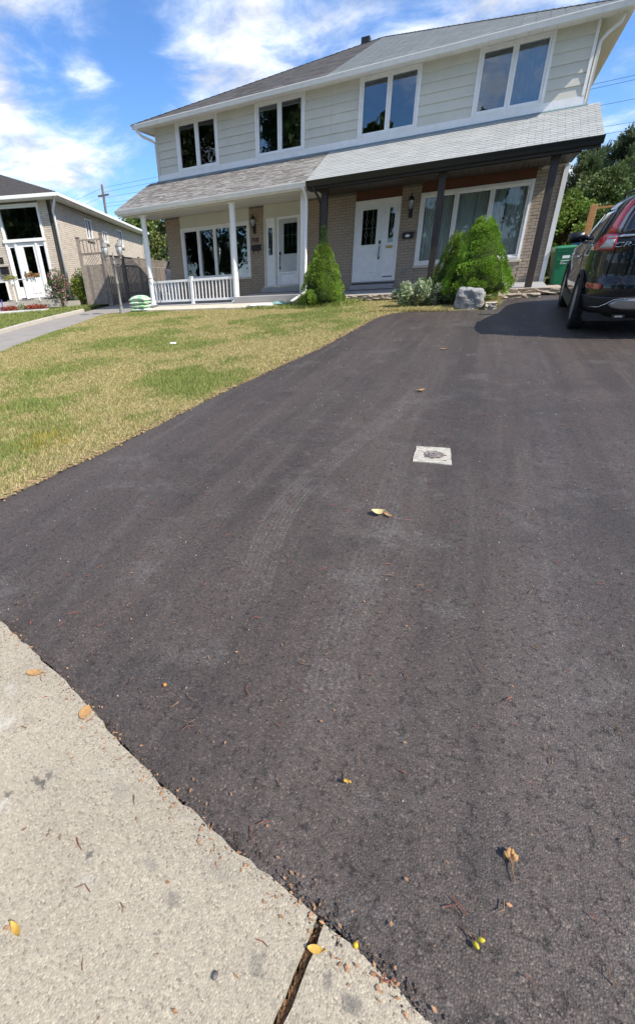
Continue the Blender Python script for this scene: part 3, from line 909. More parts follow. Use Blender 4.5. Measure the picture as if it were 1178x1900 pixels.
# ------------------------------------------------------------------ the two halves of the house
def unit(sx, label, mats):
    X = lambda a, b: (min(sx * a, sx * b), max(sx * a, sx * b))
    h = thing('semi_detached_house', label, 'house', (sx * 3.3, 0, -0.85), group='semi detached pair')
    lt = 2.025 if sx > 0 else 1.877
    dt = 2.018 if sx > 0 else 1.939
    lw = (*X(2.922, 5.902), 0.073, lt); dr = (*X(.93, 2.353), -0.30, dt)
    uw = [(*X(3.999, 5.708), 3.612, 5.081), (*X(.85, 2.581), 3.612, 5.081)]
    wx = X(0.0, HX)
    # shell
    mb = MB()
    hole = [(lw[0] + .03, lw[1] - .03, lw[2] + .03, lw[3] - .03), (dr[0] + .03, dr[1] - .03, -.33, dr[3] - .03)]
    wall_holes(mb, wx[0], wx[1], -0.95, 2.44, 0.012, 0.22, hole)
    wall = mb.build('wall', M['mortar'], h)
    mb = MB()
    wall_holes(mb, wx[0], wx[1], 2.44, 5.09, 0.03, 0.22, [(u[0] + .04, u[1] - .04, u[2] + .04, u[3] - .04) for u in uw])
    upper = mb.build('upper_wall', M['siding'], h)
    mb = MB()
    ex = sx * HX
    mb.box(min(ex, ex - sx * .2), max(ex, ex - sx * .2), .22, 13.0, -.95, 5.09)
    mb.box(wx[0], wx[1], 12.8, 13.0, -.95, 5.09)
    mb.box(min(0, sx * .06), max(0, sx * .06), .22, 12.8, -.95, 5.09)
    mb.build('side_wall', mats['brick'], h)
    mb = MB()
    a, b = X(.062, HX - .202)
    for z in (-.5, 2.45): mb.box(a, b, .22, 5.0, z - .1, z)
    mb.box(a, b, .22, 5.0, 5.09, 5.12)
    mb.box(a, b, 4.9, 5.0, -.5, 5.09)
    for q in (2.6, 3.3): pass
    mb.build('interior', M['interior'], h)
    # brick skin
    zones = [(*X(5.902, HX - .01), -.80, 2.27), (*X(2.353, 2.922), -.80, 2.27), (*X(.0, .93), -.80, 2.27), (*X(2.922, 5.902), -.80, -.005)]
    lay_bricks(wall, brick_spans(zones, []), mats['brick'], (lambda s: (-s[1] if False else 0, -s[0] * sx * 0 + abs(s[0] - 5.2))), 300)
    # sill under the front window
    MB().cbox(lw[0] - .04, lw[1] + .04, -.055, .04, .0, .068, .008).build('window_sill', M['walk'], h)
    # panels above door and window
    pm = mats['panel']
    MB().box(lw[0] + .005, lw[1] - .005, -.012, .012, lt + .003, 2.275).build('head_panel', pm, h)
    MB().box(dr[0] + .005, dr[1] - .005, -.012, .012, dt + .003, 2.275).build('head_panel', pm, h)
    # windows
    if sx > 0:
        window(h, *uw[1], 2, cur=None)
        window(h, *uw[0], 2, cur=[(.52, .99, 'curtainw', 9)])
        window(h, *lw, 3, casing=.085, sash=.045, glass='glassc', cur=[(0, .15, 'curtain', 4), (.20, .33, 'curtain', 4), (.335, .52, 'curtain', 6), (.525, .67, 'curtain', 5), (.675, .80, 'curtain', 4), (.815, .995, 'curtain', 6)])
    else:
        window(h, *uw[1], 2); window(h, *uw[0], 2)
        window(h, *lw, 4, casing=.085, sash=.04, cur=[(.06, .11, 'curtain', 2), (.28, .33, 'curtain', 2)])
    # siding boards, cut at the windows
    z = 3.652; k = 0
    while z < 5.06:
        zt = min(z + .235, 5.075)
        cuts = [wx[0] + (.0 if sx > 0 else .07)] + sorted(sum(([u[0] - .0, u[1] + .0] for u in uw), [])) + [wx[1] - (.07 if sx > 0 else 0)]
        for a, b in zip(cuts[0::2], cuts[1::2]):
            a += .002; b -= .002
            m = MB(); m.hexa([(a, -.014, z), (b, -.014, z), (b, .029, z), (a, .029, z), (a, .014, zt + .01), (b, .014, zt + .01), (b, .029, zt + .01), (a, .029, zt + .01)])
            m.build('siding_board', M['siding'], h)
        z += .235
    # white skirt board below the siding, corner trim, flashing
    MB().box(wx[0], wx[1], -.024, .028, 3.47, 3.65).build('skirt_board', M['white'], h)
    cxx = sx * HX
    MB().box(min(cxx, cxx - sx * .07), max(cxx, cxx - sx * .07), -.03, .20, 3.655, 5.06).build('corner_trim', M['siding'] if sx < 0 else M['white'], h)
    MB().hexa([(wx[0] - (.12 if sx < 0 else 0), -.06, 3.425), (wx[1] + (.12 if sx > 0 else 0), -.06, 3.425), (wx[1] + (.12 if sx > 0 else 0), -.026, 3.445), (wx[0] - (.12 if sx < 0 else 0), -.026, 3.445),
               (wx[0] - (.12 if sx < 0 else 0), -.05, 3.46), (wx[1] + (.12 if sx > 0 else 0), -.05, 3.46), (wx[1] + (.12 if sx > 0 else 0), -.026, 3.478), (wx[0] - (.12 if sx < 0 else 0), -.026, 3.478)]).build('flashing', simple('teal_grey_flashing', (0.16, 0.24, 0.26), 0.5), h)
    if sx > 0:
        MB().box(HX - .075, HX + .04, -.045, .1, -.66, 2.26).build('corner_trim', M['white'], h)
    # roof
    e = sx * 7.19
    mb = MB(); T = 7.19
    mb.poly([(0, -.60, EAVE_Z), (e, -.60, EAVE_Z), (0, 6.59, EAVE_Z + .4 * T)])
    mb.poly([(e, -.60, EAVE_Z), (e, 13.8, EAVE_Z), (0, 6.6, EAVE_Z + .4 * T)])
    mb.poly([(e, 13.8, EAVE_Z), (0, 13.8, EAVE_Z), (0, 6.6, EAVE_Z + .4 * T)])
    roof = mb.build('roof', mats['upsh'], h, fix=False)
    roof_strips(roof, sx, mats['upsh'])
    # hip ridge caps
    mb = MB()
    for k in range(40):
        t0, t1 = T * k / 40, T * (k + 1.2) / 40
        c0 = Vector((sx * (T - t0), -.6 + t0, EAVE_Z + .4 * t0 + .03)); c1 = Vector((sx * (T - t1), -.6 + t1, EAVE_Z + .4 * t1 + .018))
        s = Vector((sx * .09, .09, -.03)); s2 = Vector((-sx * .09, -.09, -.03))
        mb.poly([c0 + s2, c0, c1, c1 + s2]); mb.poly([c0, c0 + s, c1 + s, c1])
    mb.build('hip_cap', mats['upsh'], roof, fix=False)
    soffit_y(h, wx[0] - (.58 if sx < 0 else 0), wx[1] + (.58 if sx > 0 else 0), -.48, .03, 5.062, 24, M['vinyl'])
    MB().box(min(e, e - sx * .60), max(e, e - sx * .60) - 0, .035, 13.0, 5.064, 5.08).build('side_soffit', M['vinyl'], h)
    a, b = X(0.0, 7.17)
    MB().box(a, b, -.50, -.482, 5.03, 5.12).build('fascia', M['white'], h)
    gutter(h, a, b, -.62, 5.00, 5.115, M['white'])
    mb = MB(); g = sx * 7.17
    mb.box(min(g, g + sx * .02), max(g, g + sx * .02), -.50, 13.6, 5.03, 5.12); mb.build('fascia', M['white'], h)
    # porch roof
    pr = X(0.0, 7.118 if sx < 0 else 6.967)
    mb = MB()
    mb.hexa([(pr[0], -2.26, 2.33), (pr[1], -2.26, 2.33), (pr[1], .03, 3.36), (pr[0], .03, 3.36), (pr[0], -2.29, 2.398), (pr[1], -2.29, 2.398), (pr[1], .03, 3.448), (pr[0], .03, 3.448)])
    deck = mb.build('porch_roof', mats['fascia'], h)
    porch_shingles(deck, pr[0] - .01, pr[1] + .01, mats['sh'], sx < 0, 31 + sx)
    if sx < 0:
        gutter(h, pr[0] - .02, pr[1] - .004, -2.33, 2.29, 2.415, M['white'])
        MB().box(pr[0], pr[1] - .004, -2.20, -2.18, 2.24, 2.39).build('fascia', M['white'], h)
        soffit_x(h, pr[0] + .02, pr[1] - .004, -2.18, -.005, 2.278, 12, M['soffit'])
        MB().box(pr[0], pr[1] - .004, -1.98, -1.78, 2.235, 2.277).build('porch_beam', M['soffit'], h)
    else:
        gutter(h, pr[0] + .004, pr[1] + .03, -2.35, 2.265, 2.415, M['gutterblk'], 0.13)
        MB().box(pr[0] + .004, pr[1], -2.218, -2.20, 2.20, 2.39).build('fascia', M['brown'], h)
        soffit_y(h, pr[0] + .004, HX + .06, -2.2, -.005, 2.278, 52, M['brownw'])
        MB().box(pr[0] + .004, pr[1] - .32, -2.0, -1.76, 2.20, 2.277).build('porch_beam', M['brown'], h)
    return h

HL = unit(-1, 'left house of the pair, with white porch columns, white railing and brownish shingles', dict(brick=M['brickL'], panel=M['cream'], upsh=M['shU'], sh=M['shL'], fascia=M['white']))
HR = unit(1, 'right house of the pair, with dark brown porch posts and pale grey shingles', dict(brick=M['brickR'], panel=M['rust'], upsh=M['shR'], sh=M['shR'], fascia=M['brown']))

# ---- left porch: floor, columns, railing, door
mb = MB(); mb.cbox(-6.62, -2.56, -2.26, .0, -.86, -.70, .015); mb.build('porch_slab', M['slab'], HL)
mb = MB(); mb.hexa([(-2.555, -2.26, -.90), (-.03, -2.26, -.90), (-.03, .0, -.90), (-2.555, .0, -.90), (-2.555, -2.26, -.535), (-.03, -2.26, -.535), (-.03, .0, -.495), (-2.555, .0, -.495)]); mb.build('porch_landing', M['slab'], HL)
MB().cbox(-2.38, -.86, -.32, .0, -.492, -.335, .01).build('door_step', M['slab'], HL)
def column(x, z0, parent):
    mb = MB()
    mb.cbox(x - .135, x + .135, -2.015, -1.745, z0, z0 + .05, .008)
    mb.lathe([(.118, z0 + .05), (.122, z0 + .09), (.108, z0 + .13), (.104, z0 + .5), (.100, 1.0), (.092, 2.08), (.105, 2.11), (.105, 2.15), (.094, 2.16), (.11, 2.19), (.11, 2.2)], 24, (x, -1.88, 0))
    mb.box(x - .13, x + .13, -2.01, -1.75, 2.198, 2.234)
    return mb.build('column', M['vinyl'], parent, False)
column(-6.236, -.70, HL); column(-2.648, -.70, HL)
mb = MB(); mb.cbox(-.285, -.135, -1.955, -1.805, -.535, 2.234, .006); mb.build('column', M['vinyl'], HL)

def railing(parent, path, z0, z1, n, postx=None):
    (x0, y0), (x1, y1) = path
    mb = MB(); dx, dy = x1 - x0, y1 - y0; L = math.hypot(dx, dy); ux, uy = dx / L, dy / L; nx, ny = -uy, ux
    def bar(za, zb, w):
        mb.hexa([(x0 + nx * -w, y0 + ny * -w, za), (x1 + nx * -w, y1 + ny * -w, za), (x1 + nx * w, y1 + ny * w, za), (x0 + nx * w, y0 + ny * w, za),
                 (x0 + nx * -w, y0 + ny * -w, zb), (x1 + nx * -w, y1 + ny * -w, zb), (x1 + nx * w, y1 + ny * w, zb), (x0 + nx * w, y0 + ny * w, zb)])
    bar(z1 - .075, z1, .03); bar(z0, z0 + .075, .022)
    rl = mb.build('railing', M['white'], parent)
    for k in range(n):
        s = (k + .5) / n; x, y = x0 + dx * s, y0 + dy * s
        MB().box(x - .018, x + .018, y - .018, y + .018, z0 + .074, z1 - .074).build('baluster', M['white'], rl)
    return rl
railing(HL, ((-6.13, -1.90), (-4.49, -1.90)), -.61, .12, 11)
railing(HL, ((-4.37, -1.90), (-2.76, -1.90)), -.61, .12, 11)
railing(HL, ((-6.25, -1.77), (-6.25, -.05)), -.61, .12, 11)
mb = MB(); mb.cbox(-4.48, -4.38, -1.95, -1.85, -.70, .17, .006); mb.cbox(-4.495, -4.365, -1.965, -1.835, .17, .195, .006); mb.cbox(-4.50, -4.36, -1.97, -1.83, -.70, -.665, .006)
mb.build('railing_post', M['white'], HL)

# left entrance: sidelight, storm door
mb = MB(); ring(mb, -2.353, -.93, -.33, 1.939, .06, -.03, .10); mb.box(-1.93, -1.865, -.028, .10, -.27, 1.88)
d = mb.build('door_frame', M['cream'], HL)
mb = MB(); wall_holes(mb, -2.29, -1.933, -.27, 1.876, .02, .06, [(-2.20, -2.03, .72, 1.58)]); ring(mb, -2.215, -2.015, .705, 1.595, .02, .005, .02)
sd = mb.build('sidelight', M['white'], HL)
MB().box(-2.20, -2.03, .036, .042, .72, 1.58).build('pane', M['glassl'], sd)
diamonds(sd, -2.20, -2.03, .72, 1.58, [.5], .030)
mb = MB(); wall_holes(mb, -1.862, -.993, -.265, 1.875, .01, .055, [(-1.60, -1.08, .72, 1.66)]); ring(mb, -1.625, -1.055, .695, 1.685, .028, -.004, .01)
raised(mb, -1.70, -1.15, -.17, .10, .01)
dd = mb.build('door', M['white'], HL)
MB().box(-1.60, -1.08, .028, .034, .72, 1.66).build('pane', M['glassl'], dd)
# scalloped came work in the glass
mb = MB()
for c in (.3, .62, .92):
    x = -1.60 + .52 * c
    mb.tube([(x, .022, 1.64), (x, .022, 1.40), (x - .035, .022, 1.30), (x, .022, 1.20), (x, .022, .95)], .004, 5); mb.tube([(x, .022, 1.40), (x + .035, .022, 1.30), (x, .022, 1.20)], .004, 5)
mb.tube([(-1.6, .022, 1.30), (-1.08, .022, 1.30)], .004, 5)
mb.build('leading', M['lead'], dd)
mb = MB(); ring(mb, -1.845, -1.0, -.262, 1.872, .075, -.028, -.006); mb.box(-1.77, -1.075, -.026, -.008, .10, .16)
stm = mb.build('storm_door', M['white'], HL)
MB().box(-1.77, -1.075, -.019, -.014, .16, 1.80).build('pane', glassmat('storm_pane', (0.92, 0.93, 0.93), 1.35), stm)
handle_set(dd, -1.73, .25, .80, -.028, M['black'])
mb = MB(); mb.box(-2.40, -.90, -.05, .05, -.335, -.30); mb.build('threshold', M['chrome'], HL)

# ---- right porch
mb = MB(); mb.hexa([(-.02, -2.02, -.95), (6.62, -2.02, -.95), (6.62, .0, -.95), (-.02, .0, -.95), (-.02, -2.02, -.628), (6.62, -2.02, -.628), (6.62, .0, -.548), (-.02, .0, -.548)]); mb.build('porch_slab', M['slab'], HR)
for q, (x, z0) in enumerate(((.447, -.625), (3.66, -.625), (6.161, -.62))):
    mb = MB(); mb.cbox(x - .083, x + .083, -1.965, -1.80, z0, 2.235, .006)
    mb.cbox(x - .10, x + .10, -1.985, -1.78, 2.12, 2.236, .006)
    mb.build('porch_post', M['brown'], HR)
MB().cbox(.92, 2.36, -.34, .0, -.546, -.40, .012).build('door_step', M['slab'], HR)
# stone coping along the porch edge: split blocks
def stone_block(parent, x0, x1, y0, y1, z0, z1, m, seed, name='coping_stone'):
    r = random.Random(seed); bm = bmesh.new()
    bmesh.ops.create_cube(bm, size=1)
    bmesh.ops.subdivide_edges(bm, edges=bm.edges, cuts=4, use_grid_fill=True)
    for v in bm.verts:
        f = v.co.y < -.49
        v.co.x = x0 + (x1 - x0) * (v.co.x + .5); v.co.z = z0 + (z1 - z0) * (v.co.z + .5)
        rough = .028 if f else .004
        v.co.y = y0 + (y1 - y0) * (v.co.y + .5) + (r.uniform(-rough, rough) if f else 0)
        v.co.x += r.uniform(-.004, .004); v.co.z += r.uniform(-.006, .006) if f else 0
    me = bpy.data.meshes.new(name); bm.to_mesh(me); bm.free()
    return link(name, me, m, parent)
def stone_mat(name, a, b, c):
    t = NT(name); P = t.pos(); f = t.noise(P, 14, 6, 0.7); g = t.noise(P, 60, 4, .7)
    base = t.ramp(f, [(0.3, a), (0.5, b), (0.7, c)])
    base = t.mix(t.mr(g, .55, .7, 0, .7), base, tuple(x * .3 for x in a))
    t.col(base); t.rough(.92); t.bump(f, .9, .03); return t.m
M['coping'] = stone_mat('split_stone', (0.30, 0.22, 0.15), (0.44, 0.37, 0.29), (0.52, 0.46, 0.38))
M['copingred'] = stone_mat('reddish_stone', (0.42, 0.20, 0.14), (0.50, 0.32, 0.24), (0.55, 0.44, 0.36))
x = 0.02; k = 0; r = random.Random(8)
while x < 6.9:
    w = r.uniform(.38, .62); b = min(x + w, 6.95)
    if 6.95 - b < .25: b = 6.95
    stone_block(HR, x + .004, b - .004, -2.36, -2.022, -.765, -.628, M['coping'], k); k += 1; x = b
stone_block(HR, 6.63, 6.95, -2.015, -.9, -.765, -.632, M['coping'], 77)

# right entrance
mb = MB(); ring(mb, .93, 2.353, -.33, 2.018, .055, -.03, .10); mb.box(1.845, 1.905, -.028, .10, -.275, 1.963)
mb.build('door_frame', M['white'], HR)
mb = MB(); wall_holes(mb, .988, 1.842, -.27, 1.96, .01, .055, [(1.17, 1.64, .78, 1.76)]); ring(mb, 1.145, 1.665, .755, 1.785, .028, -.008, .01)
raised(mb, 1.11, 1.36, -.05, .60, .01); raised(mb, 1.45, 1.70, -.05, .60, .01)
dd = mb.build('door', M['white'], HR)
MB().box(1.17, 1.64, .028, .034, .78, 1.76).build('pane', M['glassd'], dd)
diamonds(dd, 1.17, 1.64, .78, 1.76, [.30, .70], .020)
handle_set(dd, 1.775, .34, .88, .008, M['black'])
mb = MB(); wall_holes(mb, 1.908, 2.296, -.27, 1.96, .01, .055, [(2.02, 2.19, .80, 1.76)]); ring(mb, 1.998, 2.212, .778, 1.782, .022, -.006, .01)
raised(mb, 2.0, 2.21, .0, .60, .01)
sd = mb.build('sidelight', M['white'], HR)
MB().box(2.02, 2.19, .028, .034, .80, 1.76).build('pane', M['glassd'], sd)
diamonds(sd, 2.02, 2.19, .80, 1.76, [.5], .020)
MB().cbox(1.99, 2.20, -.004, .012, .64, .72, .003).build('mail_slot', M['brass'], sd)
MB().box(1.95, 2.26, .002, .0095, -.20, -.17).build('vent_slot', M['black'], sd)
mb = MB(); mb.box(.90, 2.38, -.06, .05, -.345, -.305); mb.build('threshold', M['slab'], HR)
mb = MB(); mb.cbox(2.60, 2.70, -.045, .0, -.12, .03, .006); mb.build('outlet_cover', simple('grey_outlet', (0.22, 0.23, 0.24), .5), HR)

# downspouts
def pipe(parent, path, m, w=.035, name='downspout'):
    return MB().tube(path, w, 8).build(name, m, parent, True)
pipe(HL, [(-7.02, -.56, 5.02), (-7.0, -.54, 4.93), (-6.90, -.35, 4.80), (-6.72, -.03, 4.70), (-6.655, .05, 4.62), (-6.655, .06, 3.5)], M['white'], .042)
pipe(HR, [(7.02, -.10, 5.03), (6.99, -.08, 4.90), (6.80, -.02, 4.78), (6.675, .05, 4.66), (6.665, .06, 3.46)], M['white'], .042)
pipe(HL, [(-.10, -2.26, 2.33), (-.09, -2.24, 2.25), (-.085, -2.02, 2.12), (-.085, -1.98, 2.0), (-.085, -1.98, -.42), (-.10, -2.06, -.50), (-.45, -2.75, -.80)], M['white'], .045)
pipe(HR, [(.22, -2.26, 2.30), (.23, -2.24, 2.20), (.30, -2.02, 2.02), (.335, -1.90, 1.86), (.335, -1.88, -.60)], M['gutterblk'], .036)
MB().box(-.75, -.44, 6.2, 6.5, EAVE_Z + 2.72, EAVE_Z + 2.92).build('roof_vent', M['black'], HL)
# house numbers
text_mesh('788', .21, (-2.72, -.012, 1.245), (rad(90), 0, 0), M['black'], HL, 'house_number', .006)
text_mesh('7', .19, (2.53, -.012, 1.46), (rad(90), 0, 0), M['brass'], HR, 'house_number', .006)
text_mesh('9', .19, (2.66, -.012, 1.43), (rad(90), 0, 0), M['brass'], HR, 'house_number', .006)
text_mesh('0', .19, (2.79, -.012, 1.28), (rad(90), 0, 0), M['brass'], HR, 'house_number', .006)
# ------------------------------------------------------------------ things on the walls
M['lampglass'] = simple('seeded_lamp_glass', (0.45, 0.47, 0.47), 0.08, 0.2, 30, spec=0.8)
def wall_lantern(label, x, z, y=0.0, scale=1.0):
    t = thing('wall_lantern', label, 'lamp', (x, y, z), group='porch wall lanterns')
    s = scale; c = (x, y - .13 * s, z)
    mb = MB(); mb.cbox(x - .05 * s, x + .05 * s, y - .02, y, z - .30 * s, z - .02 * s, .006)
    mb.tube([(x, y - .02, z - .24 * s), (x, y - .09 * s, z - .27 * s), (x, y - .13 * s, z - .20 * s), (x, y - .13 * s, z - .15 * s)], .012 * s, 8)
    mb.build('bracket', M['black'], t)
    mb = MB(); mb.lathe([(.004, .32 * s), (.008, .25 * s), (.02 * s, .23 * s), (.012 * s, .20 * s), (.05 * s, .17 * s), (.085 * s, .10 * s), (.075 * s, .085 * s)], 12, c)
    mb.build('lamp_cap', M['black'], t, True)
    mb = MB(); mb.lathe([(.070 * s, .085 * s), (.068 * s, .02 * s), (.045 * s, -.10 * s)], 8, c); mb.build('lamp_glass', M['lampglass'], t)
    mb = MB()
    for k in range(8):
        a = 2 * math.pi * (k + .5) / 8
        mb.tube([(c[0] + .074 * s * math.cos(a), c[1] + .074 * s * math.sin(a), z + .085 * s), (c[0] + .047 * s * math.cos(a), c[1] + .047 * s * math.sin(a), z - .11 * s)], .005 * s, 5)
    mb.lathe([(.05 * s, -.10 * s), (.052 * s, -.13 * s), (.02 * s, -.16 * s), (.006, -.19 * s)], 10, c)
    mb.build('lamp_cage', M['black'], t)
wall_lantern('black wall lantern beside the 788 house number', -2.72, 1.78, scale=1.1)
wall_lantern('black wall lantern beside the diagonal 790 numbers', 2.66, 1.76, scale=1.15)

def mailbox(label, x, z, oval):
    t = thing('mailbox', label, 'mailbox', (x, 0, z), group='wall mailboxes')
    mb = MB(); mb.cbox(x - .17, x + .17, -.10, .0, z - .085, z + .06, .008); mb.build('box', M['black'], t)
    mb = MB(); mb.hexa([(x - .18, -.115, z + .055), (x + .18, -.115, z + .055), (x + .18, 0, z + .062), (x - .18, 0, z + .062), (x - .18, -.115, z + .068), (x + .18, -.115, z + .068), (x + .18, 0, z + .10), (x - .18, 0, z + .10)]); mb.build('lid', M['black'], t)
    for s in (-.10, .09):
        MB().tube([(x + s, -.05, z - .085), (x + s, -.055, z - .16), (x + s, -.09, z - .18), (x + s, -.11, z - .15)], .008, 6).build('hook', M['black'] if not oval else M['chrome'], t)
    if oval:
        mb = MB(); mb.tube([(x - .01, -.104, z - .005), (x - .01, -.100, z - .005)], [.052, .052], 20, True)
        o = mb.build('badge', M['white'], t)
        for v in o.data.vertices: v.co.x = x - .01 + (v.co.x - x + .01) * 1.35; v.co.z = z - .005 + (v.co.z - z + .005) * .75
mailbox('plain black mailbox under the 788 house number', -2.66, 1.0, False)
mailbox('black mailbox with a pale oval badge under the 790 numbers', 2.66, .94, True)

# ------------------------------------------------------------------ garden lamp post with two lanterns
M['lampgrey'] = simple('weathered_grey_paint', (0.22, 0.215, 0.205), 0.6, 0.25, 20, 0.1, 60)
LPX, LPY = -6.42, -3.62; g0 = gz(LPY)
t = thing('lamp_post', 'grey twin lantern lamp post on the front lawn beside the side drive', 'lamp post', (LPX, LPY, g0))
mb = MB(); mb.lathe([(.10, -.02), (.10, .05), (.075, .09), (.085, .16), (.05, .22), (.042, .28), (.055, .30), (.04, .33), (.036, .95), (.05, .97), (.05, 1.01), (.034, 1.03), (.030, 1.55), (.05, 1.57), (.05, 1.62), (.03, 1.64), (.03, 1.72), (.05, 1.74), (.03, 1.80), (.012, 1.88), (.02, 1.90), (.003, 1.95)], 14, (LPX, LPY, g0))
mb.build('post', M['lampgrey'], t, True)
ax = Vector((0.82, .50, 0))
for s in (-1, 1):
    c = Vector((LPX, LPY, g0)); d = ax * s
    mb = MB(); mb.tube([c + Vector((0, 0, 1.60)), c + d * .10 + Vector((0, 0, 1.50)), c + d * .20 + Vector((0, 0, 1.52)), c + d * .26 + Vector((0, 0, 1.62)), c + d * .25 + Vector((0, 0, 1.72))], .013, 8)
    mb.tube([c + Vector((0, 0, 1.70)), c + d * .08 + Vector((0, 0, 1.66)), c + d * .12 + Vector((0, 0, 1.58)), c + d * .06 + Vector((0, 0, 1.56))], .009, 6)
    mb.build('arm', M['lampgrey'], t, True)
    q = c + d * .25
    mb = MB(); mb.lathe([(.04, 1.71), (.05, 1.75), (.045, 1.79), (.06, 1.80)], 10, q); mb.lathe([(.115, 2.08), (.12, 2.10), (.09, 2.16), (.04, 2.21), (.02, 2.25), (.03, 2.27), (.01, 2.30), (.003, 2.36)], 10, q)
    for k in range(6):
        a = 2 * math.pi * k / 6
        mb.tube([q + Vector((.06 * math.cos(a), .06 * math.sin(a), 1.80)), q + Vector((.108 * math.cos(a), .108 * math.sin(a), 1.97)), q + Vector((.112 * math.cos(a), .112 * math.sin(a), 2.09))], .006, 5)
    ln = mb.build('lantern', M['lampgrey'], t)
    mb = MB(); mb.lathe([(.055, 1.80), (.10, 1.97), (.105, 2.08)], 12, q); mb.build('lamp_glass', M['lampglass'], ln, True)

# ------------------------------------------------------------------ bags of soil
def bag_mat():
    t = NT('printed_bag'); P = t.pos(); f = t.noise(t.mapping(P, (3, 3, 9)), 1.6, 3, .5, .6)
    t.col(t.ramp(f, [(0.42, (0.66, 0.70, 0.64)), (0.52, (0.62, 0.70, 0.58)), (0.56, (0.18, 0.52, 0.20)), (0.66, (0.45, 0.68, 0.42))])); t.rough(.35); t.bump(t.noise(P, 14, 3, .6), .5, .03); return t.m
M['bag'] = bag_mat()
bags = ['bottom soil bag of the stack beside the lamp post', 'second soil bag from the bottom of the stack', 'third soil bag from the bottom of the stack', 'top soil bag, bulging, on the stack beside the porch']
for k in range(4):
    x, y, z = -5.93 + (.02, -.015, .01, .0)[k], -3.12, gz(-3.12) + .115 * k
    bm = bmesh.new(); bmesh.ops.create_cube(bm, size=1); bmesh.ops.subdivide_edges(bm, edges=bm.edges, cuts=7, use_grid_fill=True)
    r = random.Random(60 + k)
    for v in bm.verts:
        u, w, h = v.co.x * 2, v.co.y * 2, v.co.z * 2
        e = (1 - abs(u) ** 4) * (1 - abs(w) ** 4)
        hh = .135 if k < 3 else .20
        v.co = Vector((u * .34 * (1 - .06 * abs(h)), w * .23 * (1 - .06 * abs(h)), hh * .5 + h * hh * .5 * (.25 + .75 * e ** .5) + r.uniform(-.004, .004)))
        if k == 3: v.co.z -= .05 * u * u
    me = bpy.data.meshes.new('soil_bag'); bm.to_mesh(me); bm.free()
    o = link('soil_bag', me, M['bag'], None, True); o.location = (x, y, z); o.rotation_euler = (0, 0, .1 + (.03, -.06, .08, -.02)[k])
    tag(o, bags[k], 'bag', 'stacked soil bags')

# patio slabs in front of the left porch
pw = tag(bpy.data.objects.new('patio', None), kind='structure'); COL.objects.link(pw)
r = random.Random(2)
for k in range(6):
    a = -5.75 + k * .86; b = a + .852
    y1 = -3.30 - (.10 if k > 3 else 0)
    MB().hexa([(a, y1, gz(y1) - .05), (b, y1, gz(y1) - .05), (b, -2.28, gz(-2.28) - .05), (a, -2.28, gz(-2.28) - .05), (a, y1, gz(y1) + .058), (b, y1, gz(y1) + .06), (b, -2.28, gz(-2.28) + .075), (a, -2.28, gz(-2.28) + .073)]).build('patio_slab', M['walk'], pw)
def crumpled(name, label, cat, x, y, L, w, h, m, rz, seed):
    r = random.Random(seed); bm = bmesh.new(); bmesh.ops.create_grid(bm, x_segments=9, y_segments=7, size=.5)
    for v in bm.verts:
        u, q = v.co.x, v.co.y
        v.co = Vector((u * L + r.uniform(-.02, .02), q * w + r.uniform(-.02, .02), h * (1 - (2 * u) ** 2 * .7) * (1 - (2 * q) ** 2 * .7) * r.uniform(.6, 1.1) + .012))
    e = bmesh.ops.extrude_face_region(bm, geom=bm.faces[:])
    for v in e['geom']:
        if isinstance(v, bmesh.types.BMVert): v.co.z = max(v.co.z - .012, 0.002)
    bmesh.ops.recalc_face_normals(bm, faces=bm.faces)
    me = bpy.data.meshes.new(name); bm.to_mesh(me); bm.free()
    o = link(name, me, m, None, True); o.location = (x, y, gz(y) + .07); o.rotation_euler = (math.atan(.045), 0, rz)
    return tag(o, label, cat)
crumpled('plastic_sheet', 'crumpled white plastic bag lying before the left porch landing', 'bag', -1.15, -3.15, .85, .45, .06, M['white'], .15, 5)
crumpled('plastic_bag', 'flattened pale teal bag under the downspout outlet', 'bag', -.62, -2.98, .55, .34, .09, simple('teal_plastic', (0.30, 0.50, 0.46), .35, .2, 9), -.2, 8)
o = MB().cbox(-.06, .06, -.035, .035, 0, .03, .008).build('paper_scrap', M['white']); o.location = (-.384, -9.362, gz(-9.36) + .03); o.rotation_euler = (.1, .05, .4)
tag(o, 'small white scrap of paper lying on the lawn', 'litter')
# dark cable looped over the first column
o = MB().tube([(-6.40, -1.98, .17), (-6.30, -2.0, .21), (-6.15, -2.01, .22), (-5.98, -1.99, .19), (-5.90, -1.97, .05), (-5.86, -1.96, -.25), (-5.83, -1.97, -.52), (-5.86, -2.0, -.62), (-5.93, -2.08, -.695), (-5.98, -2.2, -.69)], .011, 8).build('cable', M['black'], None, True)
tag(o, 'black cable looped from the white column over the railing', 'cable')

